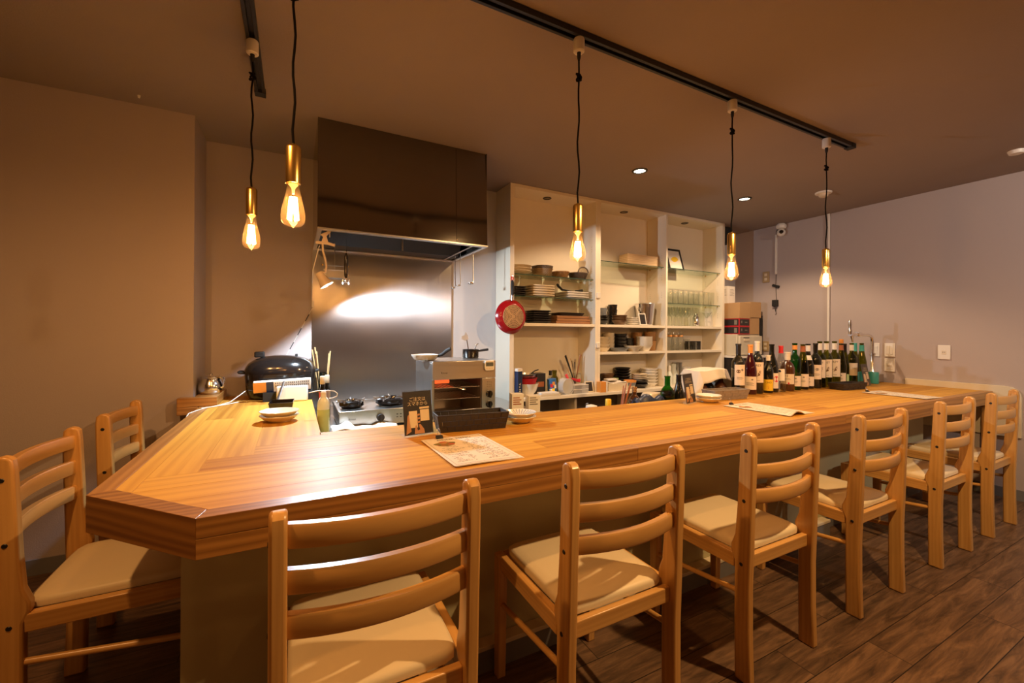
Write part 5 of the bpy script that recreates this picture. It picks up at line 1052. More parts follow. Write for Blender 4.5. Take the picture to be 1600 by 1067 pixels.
t = thing('steel_bowl', 'grey metal bowl with a handle nested in the red bowl', 'bowl', (1.58, 2.80, ZL + 0.112))
MB().lathe([(0, 0), (0.04, 0), (0.064, 0.024), (0.073, 0.055), (0.075, 0.056), (0.071, 0.056), (0.06, 0.022), (0, 0.004)], seg=40).build('body', 'steel', t); MB().tube([(0.05, 0.02, 0.052), (0.09, 0.035, 0.07), (0.13, 0.045, 0.078)], 0.005, 8).build('handle', 'black_matte', t)
t = thing('black_box', 'black printed carton behind the blue snack can', 'box', (1.705, 2.83, ZL)); MB().box(-0.035, 0.045, -0.03, 0.05, 0, 0.165, 2).build('carton', 'card_black', t, bevel=0.002); MB().box(-0.03, 0.03, -0.0305, -0.0301, 0.06, 0.10).build('label', 'red_stick', t)
t = thing('snack_can', 'blue printed cylinder with red spots leaning beside the black carton', 'can', (1.80, 2.775, ZL + 0.004), 0, None, (0, -0.10, 0))
bb = MB().lathe([(0, 0), (0.034, 0), (0.036, 0.003), (0.036, 0.118), (0, 0.12)], seg=28).build('body', 'blue', t)
for a_, z_, m_ in ((-2.2, 0.07, 'red_plain'), (-1.7, 0.085, 'orange'), (-1.9, 0.035, 'yellow'), (-2.5, 0.03, 'white_paper'), (-1.35, 0.06, 'white_paper')): MB().lathe([(0.0365, z_ - 0.014), (0.0365, z_ + 0.014)], seg=4, a0=a_ - 0.3, a1=a_ + 0.3).build('printed_spot', m_, bb)
bottle(1.835, 2.865, 0.175, 0.030, 'champ', 'clear', 'small clear bottle with a black cap behind the blue snack can', 'black_matte', (0.80, 1.004), None, None, ZL, 'bottle', 'seasoning_bottle')
for k in range(2): tag(MB().box(-0.09 + 0.012 * k, 0.09 - 0.015 * k, -0.035, 0.035, 0, 0.014, 0).build('flat_box', 'white_paper' if k else 'cream_china', loc=(1.725, 2.722, ZL + 0.0145 * k), bevel=0.001, rotz=-0.03), ('lower' if k == 0 else 'upper') + ' flat pale box of the pair at the worktop front edge', 'box', 'flat pale boxes')
t = thing('clear_tub', 'round clear plastic tub lying on its side at the worktop front', 'tub', (1.895, 2.735, ZL + 0.0635), 0.15)
mb = MB(); mb.T = RX(PI / 2) ; mb.lathe([(0, 0.03), (0.055, 0.03), (0.058, 0.027), (0.0625, -0.03), (0.0615, -0.03), (0.056, 0.026), (0, 0.028)], seg=36); mb.build('body', 'milky', t)
mb = MB(); mb.T = RX(PI / 2); mb.lathe([(0.058, 0.0305), (0.0635, 0.0305), (0.0635, 0.034), (0.058, 0.034)], seg=36); mb.build('rim', 'milky', t)
# jar of tools
t = thing('utensil_jar', 'clear jar crammed with chopsticks and dark spatulas in the worktop corner', 'jar', (2.085, 2.872, ZL))
MB().lathe([(0, 0), (0.044, 0), (0.046, 0.003), (0.046, 0.15), (0.043, 0.15), (0.043, 0.006), (0, 0.005)], seg=28).build('body', 'clear', t)
for k, (dx, dy, h, rr, m_) in enumerate(((-0.10, 0.0, 0.295, 0.010, 'black_matte'), (-0.07, 0.02, 0.26, 0.005, 'dark_wood'), (-0.055, -0.01, 0.27, 0.005, 'stick_wood'), (-0.03, 0.01, 0.25, 0.006, 'black_matte'), (-0.015, -0.015, 0.24, 0.005, 'black_metal'), (0.055, 0.0, 0.30, 0.011, 'dark_wood'), (-0.11, -0.01, 0.22, 0.004, 'stick_wood'))):
    MB().tube([(-dx * 0.15, -dy * 0.3, 0.008), (dx * 0.5, dy * 0.5, h * 0.6), (dx, dy, h)], [rr * 0.55, rr * 0.7, rr], 8, sx=0.5).build('utensil', m_, t)
t = thing('spatula', 'coral pink silicone spatula leaning against the round clear tub', 'spatula', (1.995, 2.80, ZL))
MB().tube([(0.04, 0, 0.003), (-0.02, 0.01, 0.10), (-0.045, 0.012, 0.145)], [0.006, 0.009, 0.013], 8, sx=0.5).build('blade', 'pink', t)
t = thing('spatula', 'red plastic brush lying behind the clear drawers', 'brush', (2.05, 2.80, ZL + 0.082)); MB().tube([(-0.05, 0, 0.03), (0.0, 0, 0.012), (0.03, 0, 0.010)], [0.006, 0.012, 0.016], 8, sx=0.6).build('handle', 'red_plain', t)
tag(MB().lathe(cup_prof(0.034, 0.09, 0.002, 0.95), seg=24).build('glass_jar', 'clear', loc=(1.965, 2.90, ZL)), 'plain clear glass jar behind the pink spatula', 'jar')
tag(MB().lathe([(0, 0), (0.03, 0), (0.032, 0.003), (0.032, 0.11), (0.018, 0.13), (0.018, 0.155), (0.020, 0.156), (0.020, 0.175), (0, 0.175)], seg=24).build('oil_bottle', 'olive_glass', loc=(1.90, 2.905, ZL)), 'olive oil bottle with a pale cap at the cabinet back', 'bottle')
tag(MB().box(-0.03, 0.03, -0.012, 0.012, 0, 0.125, 2).build('memo_pad', 'cream_china', loc=(2.148, 2.93, ZL), bevel=0.001), 'cream pad standing upright in the worktop corner', 'pad')
for k in range(4):
    cx, cz = 2.035 + 0.072 * (k % 2), ZL + 0.0345 * (k // 2)
    d_ = thing('clear_drawer_box', 'small clear drawer box, %s %s of four' % (('lower', 'upper')[k // 2], ('first', 'second')[k % 2]), 'box', (cx - 0.035, 2.745, cz), 0, 'block of four clear drawer boxes')
    MB().box(-0.035, 0.035, -0.025, 0.045, 0, 0.028).build('box', 'milky', d_); MB().box(-0.036, 0.036, -0.026, 0.045, 0.0284, 0.034).build('lid', 'white_plastic', d_, bevel=0.001)
def small_frame(x, y, z, wd, hh, lean, rz, fm, pm, label, name='framed_card', cat='frame'):
    t = thing(name, label, cat, (x, y, z), rz); T = RX(-lean); b = 0.10 * wd
    mb = MB(); mb.T = T; mb.box(-wd / 2, wd / 2, 0, 0.008, 0.0005, b).box(-wd / 2, wd / 2, 0, 0.008, hh - b, hh).box(-wd / 2, -wd / 2 + b, 0, 0.008, b, hh - b).box(wd / 2 - b, wd / 2, 0, 0.008, b, hh - b); mb.build('frame', fm, t, bevel=0.001)
    mb = MB(); mb.T = T; mb.box(-wd / 2 + b, wd / 2 - b, 0.003, 0.006, b, hh - b); c = mb.build('card', pm, t)
    mb = MB(); mb.hexa([(-wd * 0.15, 0.010, 0.012), (wd * 0.15, 0.010, 0.012), (wd * 0.15, 0.013, 0.012), (-wd * 0.15, 0.013, 0.012), (-wd * 0.1, math.sin(lean) * hh * 0.6 + 0.010, hh * 0.55), (wd * 0.1, math.sin(lean) * hh * 0.6 + 0.010, hh * 0.55), (wd * 0.1, math.sin(lean) * hh * 0.6 + 0.012, hh * 0.55), (-wd * 0.1, math.sin(lean) * hh * 0.6 + 0.012, hh * 0.55)])
    mb.build('prop', 'black_matte', t); return t, c, T
small_frame(2.130, 2.728, ZL + 0.002, 0.082, 0.090, 0.22, 0.05, 'cream_china', 'card_black', 'small cream framed black card on the worktop')
t = thing('cutlery_carton', 'small orange and white carton on the worktop below the divider', 'box', (2.238, 2.705, ZL), 0.0); MB().box(-0.035, 0.02, -0.02, 0.03, 0, 0.085).build('carton', 'orange', t, bevel=0.001); MB().box(0.0203, 0.036, -0.02, 0.03, 0, 0.088).build('end_flap', 'white_paper', t)
# bay two, glass and board
t = thing('wooden_box', 'long pale wooden box lying on the glass shelf of the middle bay', 'box', (2.785, 2.87, G3 + e)); MB().box(-0.185, 0.185, -0.055, 0.055, 0, 0.088, 0).build('case', 'pale_wood', t, bevel=0.001); MB().box(-0.186, 0.186, -0.056, 0.056, 0.0885, 0.098, 0).build('lid', 'pale_wood', t, bevel=0.001)
w_ = 'on the middle upper board'
stack('bowl', 'bowl', 3, 2.325, 2.825, ZA, 0.022, bowl_prof(0.058, 0.034, 0.6), 'black_china', 'glossy black bowl', 'of the front stack ' + w_)
stack('bowl', 'bowl', 3, 2.392, 2.915, ZA + 0.0, 0.048, cup_prof(0.050, 0.05, 0.004, 0.9), 'grey_china', 'blue grey cup', 'of the back stack ' + w_)
stack('bowl', 'bowl', 3, 2.512, 2.815, ZA, 0.021, bowl_prof(0.068, 0.042, 0.6), 'brown_china', 'brown rimmed bowl', 'of the front stack ' + w_)
stack('bowl', 'bowl', 4, 2.530, 2.925, ZA, 0.045, cup_prof(0.042, 0.047, 0.004, 0.9), 'black_gloss', 'shiny black cup', 'of the tallest stack ' + w_)
stack('plate', 'plate', 4, 2.655, 2.815, ZA, 0.016, plate_prof(0.060, 0.016), 'white_gloss', 'small white plate', 'of the stack before the ice bucket')
t = thing('ice_bucket', 'polished steel ice bucket on the middle bay board', 'bucket', (2.862, 2.868, ZA))
MB().lathe([(0, 0), (0.066, 0), (0.070, 0.004), (0.090, 0.195), (0.094, 0.198), (0.092, 0.202), (0.086, 0.198), (0.067, 0.008), (0, 0.006)], seg=48).build('body', 'chrome', t)
MB().tube([(-0.089, -0.01, 0.165), (-0.104, -0.02, 0.155), (-0.098, -0.025, 0.13), (-0.083, -0.02, 0.125)], 0.004, 8).build('side_handle', 'chrome', t)
small_frame(2.742, 2.762, ZA + 0.002, 0.085, 0.105, 0.2, 0.05, 'white_plastic', 'card_black', 'small white framed black card before the ice bucket')
w_ = 'on the middle second board'
stack('bowl', 'bowl', 4, 2.345, 2.84, ZB, 0.030, bowl_prof(0.066, 0.036, 0.65), 'cream_china', 'cream rice bowl', 'of the stack at the divider ' + w_)
stack('cup', 'cup', 5, 2.475, 2.912, ZB, 0.031, cup_prof(0.052, 0.036, 0.004, 0.92), 'cream_china', 'cream ridged cup', 'of the back stack ' + w_)
stack('cup', 'cup', 5, 2.605, 2.906, ZB, 0.030, cup_prof(0.060, 0.034, 0.004, 0.86), 'black_china', 'matt black bowl', 'of the tall back stack ' + w_)
stack('cup', 'cup', 3, 2.716, 2.92, ZB, 0.036, cup_prof(0.046, 0.042, 0.004, 0.9), 'black_china', 'small black cup', 'of the low back stack ' + w_)
stack('woven_basket', 'basket', 3, 2.815, 2.918, ZB, 0.055, cup_prof(0.048, 0.056, 0.005, 0.95), 'wick_brown', 'brown woven basket', 'of hind stack ' + w_)
stack('woven_basket', 'basket', 2, 2.925, 2.865, ZB, 0.085, cup_prof(0.056, 0.088, 0.006, 0.88), 'wick_brown', 'deep brown woven basket', 'of the corner pair ' + w_)
tag(MB().lathe([(0, 0), (0.7, 0), (0.72, 0.003), (1, 0.030), (0.97, 0.031), (0.7, 0.009), (0, 0.008)], seg=40, sx=0.088, sy=0.06, power=3).build('oval_dish', 'grey_china', loc=(2.50, 2.805, ZB)), 'dark grey oval dish in front of the cream ridged cups', 'dish')
tag(MB().lathe([(0, 0), (0.04, 0), (0.042, 0.004), (0.070, 0.032), (0.082, 0.046), (0.079, 0.047), (0.066, 0.036), (0.035, 0.01), (0, 0.009)], seg=48).build('salad_bowl', 'cream_china', loc=(2.650, 2.793, ZB)), 'wide cream bowl with a wavy rim before the black bowls', 'bowl')
stack('square_bowl', 'bowl', 5, 2.800, 2.81, ZB, 0.017, [(0, 0), (0.032, 0), (0.034, 0.003), (0.062, 0.062), (0.058, 0.062), (0.03, 0.007), (0, 0.006)], 'white_gloss', 'white square bowl', 'of the front stack ' + w_, 4)
w_ = 'on the middle bay worktop'
stack('bowl', 'bowl', 3, 2.33, 2.915, ZL, 0.040, cup_prof(0.052, 0.05, 0.004, 0.85), 'black_china', 'dark bowl', 'of the stack behind the towel tray ' + w_)
stack('bowl', 'bowl', 3, 2.462, 2.910, ZL, 0.038, cup_prof(0.058, 0.048, 0.004, 0.85), 'brown_china', 'brown black bowl', 'of the back stack ' + w_)
stack('plate', 'plate', 7, 2.622, 2.896, ZL, 0.024, plate_prof(0.072, 0.028), 'black_china', 'black plate', 'of the tall back stack ' + w_)
stack('plate', 'plate', 6, 2.895, 2.85, ZL, 0.026, plate_prof(0.082, 0.032, 0.005, 0.7), 'white_gloss', 'white rimmed plate', 'of the tall stack ' + w_)
tag(MB().lathe(cup_prof(0.045, 0.05), seg=28).build('black_cup', 'black_china', loc=(2.765, 2.925, ZL + 0.0)), 'black cup behind the tall white plate stack', 'cup')
stack('bowl', 'bowl', 2, 2.735, 2.80, ZL, 0.026, bowl_prof(0.078, 0.036, 0.6), 'black_china', 'wide black bowl', 'of the front pair ' + w_)
stack('plate', 'plate', 3, 2.728, 2.80, ZL + 0.066, 0.017, plate_prof(0.072, 0.022), 'cream_china', 'cream brown plate', 'of the three upon the wide black bowls')
tag(MB().lathe(bowl_prof(0.032, 0.088, 0.6), seg=32).build('pale_green_bowl', 'green_print', loc=(2.515, 2.872, ZL)), 'pale green bowl behind the orange and blue bowl', 'bowl')
t = thing('two_tone_bowl', 'orange and blue grey banded bowl on the worktop', 'bowl', (2.598, 2.775, ZL))
MB().lathe([(0, 0), (0.026, 0), (0.028, 0.004), (0.046, 0.030)], seg=32).build('foot_band', 'cream_china', t); MB().lathe([(0.046, 0.0302), (0.053, 0.058)], seg=32).build('blue_band', 'grey_china', t); MB().lathe([(0.053, 0.0582), (0.054, 0.074), (0.050, 0.074), (0.042, 0.03), (0, 0.012)], seg=32).build('inside', 'orange', t)
t = thing('towel_tray', 'white tray piled with folded cloths on the worktop', 'tray', (2.415, 2.765, ZL), 0.0)
mb = MB(); mb.box(-0.105, 0.105, -0.05, 0.05, 0, 0.004)
for a in ((-0.105, 0.105, -0.05, -0.046), (-0.105, 0.105, 0.046, 0.05), (-0.105, -0.101, -0.046, 0.046), (0.101, 0.105, -0.046, 0.046)): mb.box(*a, 0.004, 0.062)
mb.build('tray', 'cream_china', t, bevel=0.002)
MB().grid(lambda u, v: (-0.098 + 0.196 * u, -0.043 + 0.086 * v, 0.066 + 0.012 * math.sin(9 * u + 2) * math.sin(3 * v) + 0.02 * (u > 0.7) * (u - 0.7)), 24, 10).build('cloth_pile', 'cloth', t, solid=0.01, sub=1)
MB().box(-0.09, 0.01, -0.03, 0.035, 0.082, 0.098).build('folded_cloth', 'cloth', t, bevel=0.006)
# bay three
small_t, small_c, T = small_frame(3.262, 2.852, G4 + 0.003, 0.205, 0.225, 0.28, 0.0, 'black_matte', 'white_paper', 'black framed print of a yellow fruit on the glass shelf', 'picture_frame')
F = lambda p: tuple(T @ Vector((p[0], 0.0024, p[1])))
mb = MB(); c = mb.v(F((0.0, 0.115))); rg = [mb.v(F((0.042 * math.cos(a_) * (1 + 0.15 * math.cos(2 * a_)) + 0.012 * math.sin(a_), 0.115 + 0.028 * math.sin(a_)))) for a_ in [2 * PI * k / 20 for k in range(20)]]
for k in range(20): mb.face([c, rg[k], rg[(k + 1) % 20]], [(0, 0)] * 3)
mb.build('fruit_print', 'yellow', small_c)
t = thing('display_plate', 'round pale plate with a small figure leaning at the divider on the glass shelf', 'plate', (3.135, 2.93, G4 + 0.002), 0.0)
mb = MB(); mb.T = TR(0, 0, 0.0895) @ RX(PI / 2 - 0.2); mb.lathe(plate_prof(0.09, 0.012), seg=36); mb.build('plate', 'white_gloss', t)
mb = MB(); mb.T = TR(0, 0, 0.0895) @ RX(PI / 2 - 0.2); mb.lathe([(0, 0.008), (0.008, 0.0085)], (0.0, 0.01, 0), 10).lathe([(0, 0.008), (0.010, 0.0085)], (0.015, -0.015, 0), 10); mb.build('painted_figure', 'ink', t)
def tumbler(x, y, z, r, h, label, group, cat='glass', prof=None, name='tumbler'):
    return tag(MB().lathe(prof or [(0, 0), (r * 0.86, 0), (r * 0.88, 0.002), (r, h), (r - 0.0018, h), (r * 0.85, 0.008), (0, 0.008)], seg=24).build(name, 'clear', loc=(x, y, z)), label, cat, group)
for k in range(9): tumbler(3.110 + 0.072 * k, 2.805, G5 + e, 0.031, 0.128, 'clear tumbler, %s from the divider in the front row on the glass shelf' % NTH[k], 'clear tumblers on the glass shelf')
for k in range(8): tumbler(3.150 + 0.072 * k, 2.90, G5 + e, 0.031, 0.122, 'clear tumbler, %s from the divider in the back row on the glass shelf' % NTH[k], 'clear tumblers on the glass shelf')
WG = [(0, 0), (0.030, 0), (0.031, 0.002), (0.006, 0.006), (0.0035, 0.015), (0.0035, 0.078), (0.012, 0.090), (0.030, 0.112), (0.034, 0.132), (0.032, 0.155), (0.027, 0.180), (0.0258, 0.180), (0.031, 0.153), (0.0325, 0.132), (0.0285, 0.113), (0.010, 0.092), (0, 0.090)]
for k in range(6): tumbler(3.100 + 0.070 * k, 2.80, ZA, 0, 0, 'stemmed wine glass, %s from the divider in the front row under the tumblers' % NTH[k], 'stemmed wine glasses under the tumblers', 'wine glass', WG, 'wine_glass')
for k in range(5): tumbler(3.150 + 0.073 * k, 2.885, ZA, 0, 0, 'stemmed wine glass, %s from the divider in the back row under the tumblers' % NTH[k], 'stemmed wine glasses under the tumblers', 'wine glass', WG, 'wine_glass')
tag(MB().lathe([(0, 0), (0.03, 0), (0.031, 0.003), (0.033, 0.085), (0.022, 0.105), (0.018, 0.125), (0, 0.128)], seg=28).build('cocktail_shaker', 'chrome', loc=(3.520, 2.85, ZA)), 'small steel cocktail shaker beside the bagged packages', 'shaker')
t = thing('cocktail_glass', 'wide cocktail glass between the shaker and the bagged packages', 'glass', (3.600, 2.785, ZA)); MB().lathe([(0, 0), (0.032, 0), (0.033, 0.002), (0.005, 0.006), (0.0035, 0.075), (0.048, 0.135), (0.0465, 0.135), (0.002, 0.079), (0, 0.079)], seg=28).build('glass', 'clear', t)
t = thing('bagged_package', 'clear bag of white printed packages beside the wine glasses', 'package', (3.700, 2.88, ZA), 0.0)
MB().box(-0.045, 0.05, -0.03, 0.04, 0, 0.155, 2).build('packs', 'white_paper', t, bevel=0.01); MB().grid(lambda u, v: (-0.055 + 0.12 * u, -0.036 - 0.004 * math.sin(8 * u + 5 * v), 0.003 + 0.18 * v), 10, 10).build('bag_film', 'milky', t)
for z_ in (0.045, 0.125): MB().box(0.0, 0.03, -0.0312, -0.0304, z_, z_ + 0.009).build('printed_mark', 'ink_grey', t)
for k in range(3):
    t = thing('swing_bottle', 'square clear glass jug with a yellow band, %s from the divider' % NTH[k], 'jug', (3.105 + 0.070 * k, 2.80, ZB), 0, 'square clear jugs with yellow bands')
    MB().lathe([(0, 0), (0.028, 0), (0.031, 0.003), (0.031, 0.105), (0.022, 0.125), (0.022, 0.16), (0.0205, 0.16), (0.0205, 0.126), (0.0293, 0.104), (0.029, 0.008), (0, 0.008)], seg=24, power=4).build('body', 'clear', t)
    MB().lathe([(0.0226, 0.128), (0.0235, 0.131), (0.0235, 0.142), (0.0226, 0.144)], seg=24).build('band', 'orange', t); MB().tube([(0.022, 0, 0.135), (0.02, -0.004, 0.165), (0.0, -0.006, 0.175), (-0.02, -0.004, 0.165), (-0.022, 0, 0.135)], 0.0015, 6).build('bail', 'chrome', t)
tumbler(3.320, 2.79, ZB, 0.030, 0.105, 'clear cut tumbler beside the square jugs', None)
t = thing('glass_mug', 'clear glass mug tilted beside the dark box on the second board', 'mug', (3.397, 2.785, ZB)); MB().lathe([(0, 0), (0.034, 0), (0.036, 0.003), (0.036, 0.082), (0.0335, 0.082), (0.033, 0.012), (0, 0.010)], seg=24).build('body', 'clear', t); MB().tube([(0.035, -0.004, 0.07), (0.056, -0.006, 0.064), (0.056, -0.006, 0.03), (0.035, -0.004, 0.02)], 0.0045, 8).build('handle', 'clear', t)
tag(MB().box(-0.06, 0.06, -0.045, 0.045, 0, 0.085, 0).build('dark_box', 'black_matte', loc=(3.53, 2.89, ZB), bevel=0.002), 'dark box on the second board behind the glass mug', 'box')
t = thing('dispenser_bottle', 'white dispenser bottle with a cap behind the acrylic sign', 'bottle', (3.105, 2.80, ZL)); MB().lathe([(0, 0), (0.026, 0), (0.028, 0.003), (0.028, 0.10), (0.016, 0.125), (0.014, 0.135), (0, 0.135)], seg=24).build('body', 'frosted', t); MB().lathe([(0.015, 0.1355), (0.015, 0.16), (0.012, 0.185), (0, 0.188)], seg=20).build('cap', 'white_plastic', t)
tag(MB().lathe([(0, 0), (0.040, 0), (0.042, 0.003), (0.042, 0.10), (0.026, 0.14), (0.028, 0.19), (0.026, 0.19), (0.024, 0.14), (0.039, 0.098), (0, 0.008)], seg=28).build('glass_carafe', 'frosted', loc=(3.245, 2.88, ZL)), 'frosted carafe beside the white dispenser bottle', 'carafe')
tag(MB().lathe(cup_prof(0.045, 0.20, 0.003, 0.85), seg=28).build('metal_cup', 'steel', loc=(3.35, 2.92, ZL)), 'tall dull metal cup at the back of the third bay', 'cup')
t = thing('measuring_jug', 'milky measuring jug with a handle in the third bay', 'jug', (3.345, 2.81, ZL)); MB().lathe(cup_prof(0.044, 0.165, 0.003, 0.85), seg=28).build('body', 'milky', t); MB().tube([(-0.036, -0.01, 0.15), (-0.062, -0.016, 0.14), (-0.06, -0.016, 0.07), (-0.036, -0.01, 0.06)], 0.005, 8).build('handle', 'milky', t)
for k in range(3): tumbler(3.43 + 0.078 * k, 2.82 + 0.02 * k, ZL, 0.034, 0.105, 'clear tumbler on the worktop, %s in the row beside the milky jug' % NTH[k], 'clear tumblers on the worktop')

# ------------------------------------------------------------------ red pan on the cabinet edge
t = thing('red_frying_pan', 'red frying pan with a patterned copper base hanging at the cabinet edge', 'pan', (1.402, 2.727, 1.222))
mb = MB(); mb.T = RX(PI / 2); mb.lathe([(0, 0.042), (0.084, 0.042), (0.092, 0.040), (0.118, 0.012), (0.126, 0.0), (0.124, -0.001), (0.112, 0.012), (0.086, 0.036), (0, 0.037)], seg=56); mb.build('body', 'red', t)
mb = MB(); mb.T = RX(PI / 2); mb.lathe([(0, 0.0432), (0.083, 0.0432), (0.085, 0.0415)], seg=48); dsc = mb.build('base_disc', 'copper_disc', t)
mk = MB(); mk.T = RX(PI / 2)
for r in (0.018, 0.03, 0.042, 0.054, 0.066, 0.077):
    n_ = int(r * 620)
    for k in range(n_):
        a_ = 2 * PI * k / n_
        if min(abs(((a_ - PI / 4 + PI / 4) % (PI / 2)) - PI / 4), 9) < 0.13: continue
        mk.lathe([(0, 0.0438), (0.0034, 0.0438)], (r * math.cos(a_), r * math.sin(a_), 0), 6)
mk.build('base_pattern', 'ink', dsc)
MB().tube([(0.0, -0.018, 0.118), (0.0, -0.02, 0.135), (0.0, -0.024, 0.158)], [0.010, 0.009, 0.010], 12, sx=1.2).build('ferrule', 'chrome', t)
MB().tube([(0, -0.024, 0.1585), (0, -0.026, 0.19), (0, -0.024, 0.24), (0, -0.020, 0.262)], [0.0105, 0.013, 0.0125, 0.010], 14, sx=1.1).build('handle', 'black_matte', t)
MB().tube([(0.007 * math.cos(a_) * 1.2, -0.020, 0.276 + 0.015 * math.sin(a_)) for a_ in [2 * PI * k / 16 for k in range(16)]], 0.0045, 8, closed=True).build('hanging_loop', 'red_plain', t)
MB().tube([(0, 0.0115, 0.295), (0, -0.012, 0.292), (0, -0.026, 0.288), (0, -0.028, 0.297)], 0.002, 6).build('hook', 'chrome', t)

# ------------------------------------------------------------------ behind the counter
ZP = 0.591
t = thing('squeeze_sauce', 'bottle with a bright yellow cap poking up behind the counter', 'bottle', (1.555, 1.83, ZP)); MB().lathe([(0, 0), (0.024, 0), (0.025, 0.003), (0.025, 0.085), (0.018, 0.105), (0, 0.106)], seg=24).build('body', 'milky', t); MB().lathe([(0.0165, 0.1065), (0.0165, 0.1425), (0.014, 0.147), (0, 0.147)], seg=24).build('cap', 'yellow', t)
t = thing('chopstick_pot', 'reddish chopsticks fanned in a pot behind the counter', 'pot', (1.655, 1.84, ZP)); MB().lathe(cup_prof(0.034, 0.10, 0.003, 0.9), seg=24).build('pot', 'steel', t)
for k, (dx, dy, h) in enumerate(((0.02, 0, 0.215), (0.05, 0.01, 0.225), (0.06, -0.01, 0.222), (0.078, 0.0, 0.23), (0.042, 0.012, 0.2), (0.07, 0.01, 0.20))): MB().tube([(-0.016 + 0.2 * dx, 0, 0.008), (dx, dy, h)], [0.0052, 0.0028], 8).build('chopstick', 'red_stick', t)
t = thing('whisk_tool', 'small purple handled tool leaning behind the counter', 'tool', (1.445, 1.85, ZP)); MB().tube([(0.0, 0, 0), (-0.004, 0, 0.09), (-0.022, 0, 0.128)], [0.006, 0.006, 0.008], 8).build('handle', 'grey_china', t)
tag(MB().lathe([(0, 0), (0.03, 0), (0.034, 0.10), (0.03, 0.125), (0.012, 0.130), (0, 0.131)], seg=24).build('wrapped_bundle', 'white_plastic', loc=(1.415, 1.80, ZP)), 'white plastic bundle just showing behind the counter edge', 'bundle')
bottle(1.795, 1.88, 0.195, 0.034, 'champ', 'amber_glass', 'stubby dark bottle with a brown gold cap behind the counter', 'wick_brown', (0.86, 1.004), None, None, ZP, 'bottle', 'sauce_bottle')
t = thing('printed_pouch', 'navy printed pouch with white flecks lying behind the counter', 'pouch', (1.838, 1.812, ZP)); MB().grid(lambda u, v: (-0.10 + 0.20 * u, -0.03 + 0.06 * v, 0.085 + 0.055 * math.sin(PI * min(1, max(0, v))) * (0.85 + 0.12 * math.sin(5 * u)) + 0.012 * math.sin(11 * u + 3)), 20, 10).build('pouch', 'navy', t, solid=0.03, sub=1)
fl = MB()
for k in range(10): fl.lathe([(0, 0.0), (0.006, -0.002)], (-0.09 + 0.02 * k, -0.02 + 0.012 * (k % 3), 0.165 + 0.006 * math.sin(2.2 * k)), 5)
tag(MB().lathe([(0, 0), (0.045, 0), (0.05, 0.06), (0.052, 0.13), (0.045, 0.145), (0, 0.15)], seg=24, sx=1.5).build('covered_container', 'cream_china', loc=(1.985, 1.925, ZP)), 'cream lidded container behind the navy pouch', 'container')
bottle(2.005, 1.822, 0.258, 0.043, 'champ', 'green_glass', 'bright green glass bottle without cap behind the counter', None, (0.9, 1.0), None, None, ZP, 'bottle', 'green_bottle')
bottle(2.100, 1.82, 0.262, 0.036, 'hock', 'dark_glass', 'slim black bottle beside the bright green bottle', 'black_gloss', (0.85, 1.004), None, None, ZP, 'bottle', 'slim_black_bottle')
for k, (x, y, g_) in enumerate(((2.315, 1.83, 'amber_glass'), (2.415, 1.86, 'dark_glass'), (2.515, 1.84, 'amber_glass'))):
    bottle(x, y, 0.262, 0.045, 'champ', g_, 'covered bottle under the white cloth, %s from the acrylic sign' % NTH[k], None, (0.9, 1.0), None, 'bottles under the white cloth', ZP, 'bottle', 'covered_bottle')
def drape(u, v):
    X = -0.235 + 0.46 * u; Y = -0.085 + 0.23 * v
    dl = max(0, -X - 0.15); dr = max(0, X - 0.115); dy = max(0, -Y - 0.035); ddy = max(0, Y - 0.085)
    z = 0.283 - 1.75 * dl - 1.55 * dr - 1.25 * dy * (1 + 2.2 * max(0, -X - 0.05)) - 0.9 * ddy + 0.004 * math.sin(24 * X + 1) * (1 + 30 * dy) + 0.004 * math.sin(29 * Y + 9 * X)
    z += 0.010 * math.sin(60 * Y) * (dr + dl) * 5
    return (X + 0.45 * dl - 0.30 * dr, Y + dy * 0.35 - 0.3 * ddy, z)
tag(MB().grid(drape, 44, 28).build('draped_cloth', 'cloth', loc=(2.425, 1.845, ZP), solid=0.003), 'white cloth draped over the brown bottles behind the grey basket', 'cloth')
for k in range(2):
    t = thing('small_carton', ('first', 'second')[k] + ' small printed white carton between the grill and the striped plates', 'box', (1.135 + 0.085 * k, 2.13 - 0.04 * k, 0.621), -0.2, 'small white cartons'); MB().box(-0.035, 0.035, -0.03, 0.03, 0, 0.135 - 0.01 * k).build('carton', 'white_paper', t, bevel=0.001)
    mk = MB()
    for q in range(4): mk.box(-0.028, 0.02 - 0.01 * (q % 2), -0.0306, -0.0301, 0.075 + 0.012 * q, 0.081 + 0.012 * q)
    mk.build('printed_lines', 'red_stick' if k == 0 else 'ink_grey', t)

# ------------------------------------------------------------------ nook right of the cabinet
t = thing('storage_rack', 'dark rack with a white top board beside the cabinet, under the small fridge', 'rack', (0, 0, 0)); MB().box(3.815, 4.30, 2.58, 2.97, 0.875, 0.895).build('top_board', 'white_plastic', t); MB().box(3.82, 4.295, 2.60, 2.96, 0.0, 0.8745).build('cabinet', 'dark_inside', t)
t = thing('mini_fridge', 'cream mini fridge with a recessed handle below the cardboard boxes', 'fridge', (0, 0, 0)); MB().box(3.84, 4.205, 2.635, 2.95, 0.896, 1.106).build('body', 'fridge', t, bevel=0.006); d_ = MB().box(3.845, 4.20, 2.605, 2.634, 0.905, 1.090).build('door', 'fridge', t, bevel=0.006)
MB().box(3.90, 3.985, 2.598, 2.6045, 1.04, 1.065).build('handle', 'cream_china', d_, bevel=0.004); MB().box(3.90, 3.985, 2.600, 2.6047, 1.068, 1.076).build('handle_slot', 'black_matte', d_)
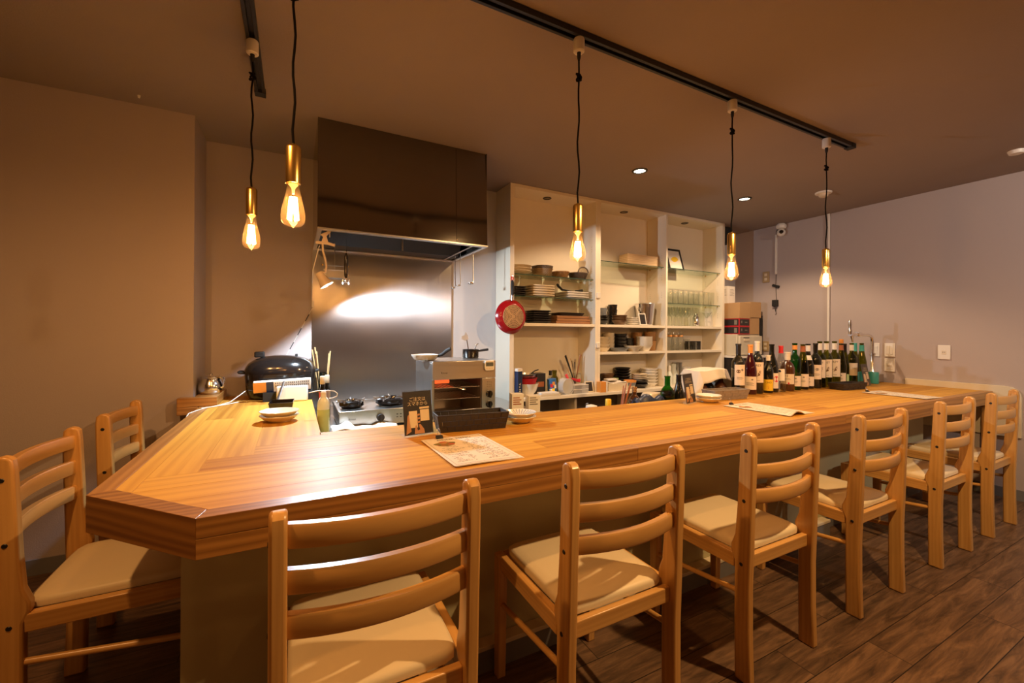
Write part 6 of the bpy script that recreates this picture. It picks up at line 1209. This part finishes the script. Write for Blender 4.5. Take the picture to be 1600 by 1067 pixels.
for k in range(2):
    t = thing('black_carton', ('lower', 'upper')[k] + ' black carton with red edges on the mini fridge', 'box', (3.938, 2.775, 1.107 + 0.078 * k), 0, 'black cartons with red edges')
    MB().box(-0.078, 0.083, -0.153, 0.15, 0, 0.077).build('carton', 'red_plain', t, bevel=0.001); MB().box(-0.0790, -0.0781, -0.145, 0.145, 0.008, 0.070).box(-0.070, 0.076, -0.1540, -0.1531, 0.008, 0.070).build('black_panel', 'card_black', t)
    mk = MB().box(0.005, 0.045, -0.1546, -0.1541, 0.036, 0.044).box(-0.05, -0.035, -0.1546, -0.1541, 0.03, 0.055).box(-0.0796, -0.0791, -0.13, -0.10, 0.015, 0.062); mk.build('printed_marks', 'ink_grey', t)
tag(MB().box(-0.085, 0.085, -0.16, 0.16, 0, 0.155).build('cardboard_box', 'cardboard', loc=(3.943, 2.78, 1.263), bevel=0.002), 'brown cardboard box on top of the two black cartons', 'box')
tag(MB().box(-0.08, 0.08, -0.15, 0.15, 0, 0.165).build('cardboard_box', 'cardboard', loc=(4.110, 2.78, 1.107), bevel=0.002), 'brown cardboard box standing directly on the fridge beside the black cartons', 'box')
tag(MB().box(-0.088, 0.088, -0.155, 0.15, 0, 0.158).build('cardboard_box', 'cardboard', loc=(4.122, 2.78, 1.2735), bevel=0.002), 'brown cardboard box stacked on the other one nearest the right wall', 'box')
t = thing('white_carton', 'white printed carton on top of the brown boxes', 'box', (3.945, 2.84, 1.4195)); MB().box(-0.055, 0.06, -0.07, 0.07, 0, 0.175).build('carton', 'white_paper', t, bevel=0.001)
mk = MB()
for q in range(6): mk.box(-0.0556, -0.0551, -0.055, 0.03 - 0.02 * (q % 2), 0.08 + 0.012 * q, 0.083 + 0.012 * q); mk.box(-0.02, 0.045 - 0.01 * (q % 2), -0.0706, -0.0701, 0.08 + 0.012 * q, 0.083 + 0.012 * q)
mk.build('printed_lines', 'ink_grey', t)
tag(MB().box(-0.04, 0.06, -0.05, 0.05, -0.17, 0).build('wall_speaker', 'black_matte', loc=(3.94, 2.86, HC - 0.001), bevel=0.004), 'black device box under the ceiling in the corner beyond the cabinet', 'speaker')
t = thing('black_case', 'tall narrow black case between the cardboard boxes and the right wall', 'case', (0, 0, 0)); MB().box(4.235, 4.295, 2.66, 2.90, 0.896, 1.30).build('case', 'black_matte', t, bevel=0.004)
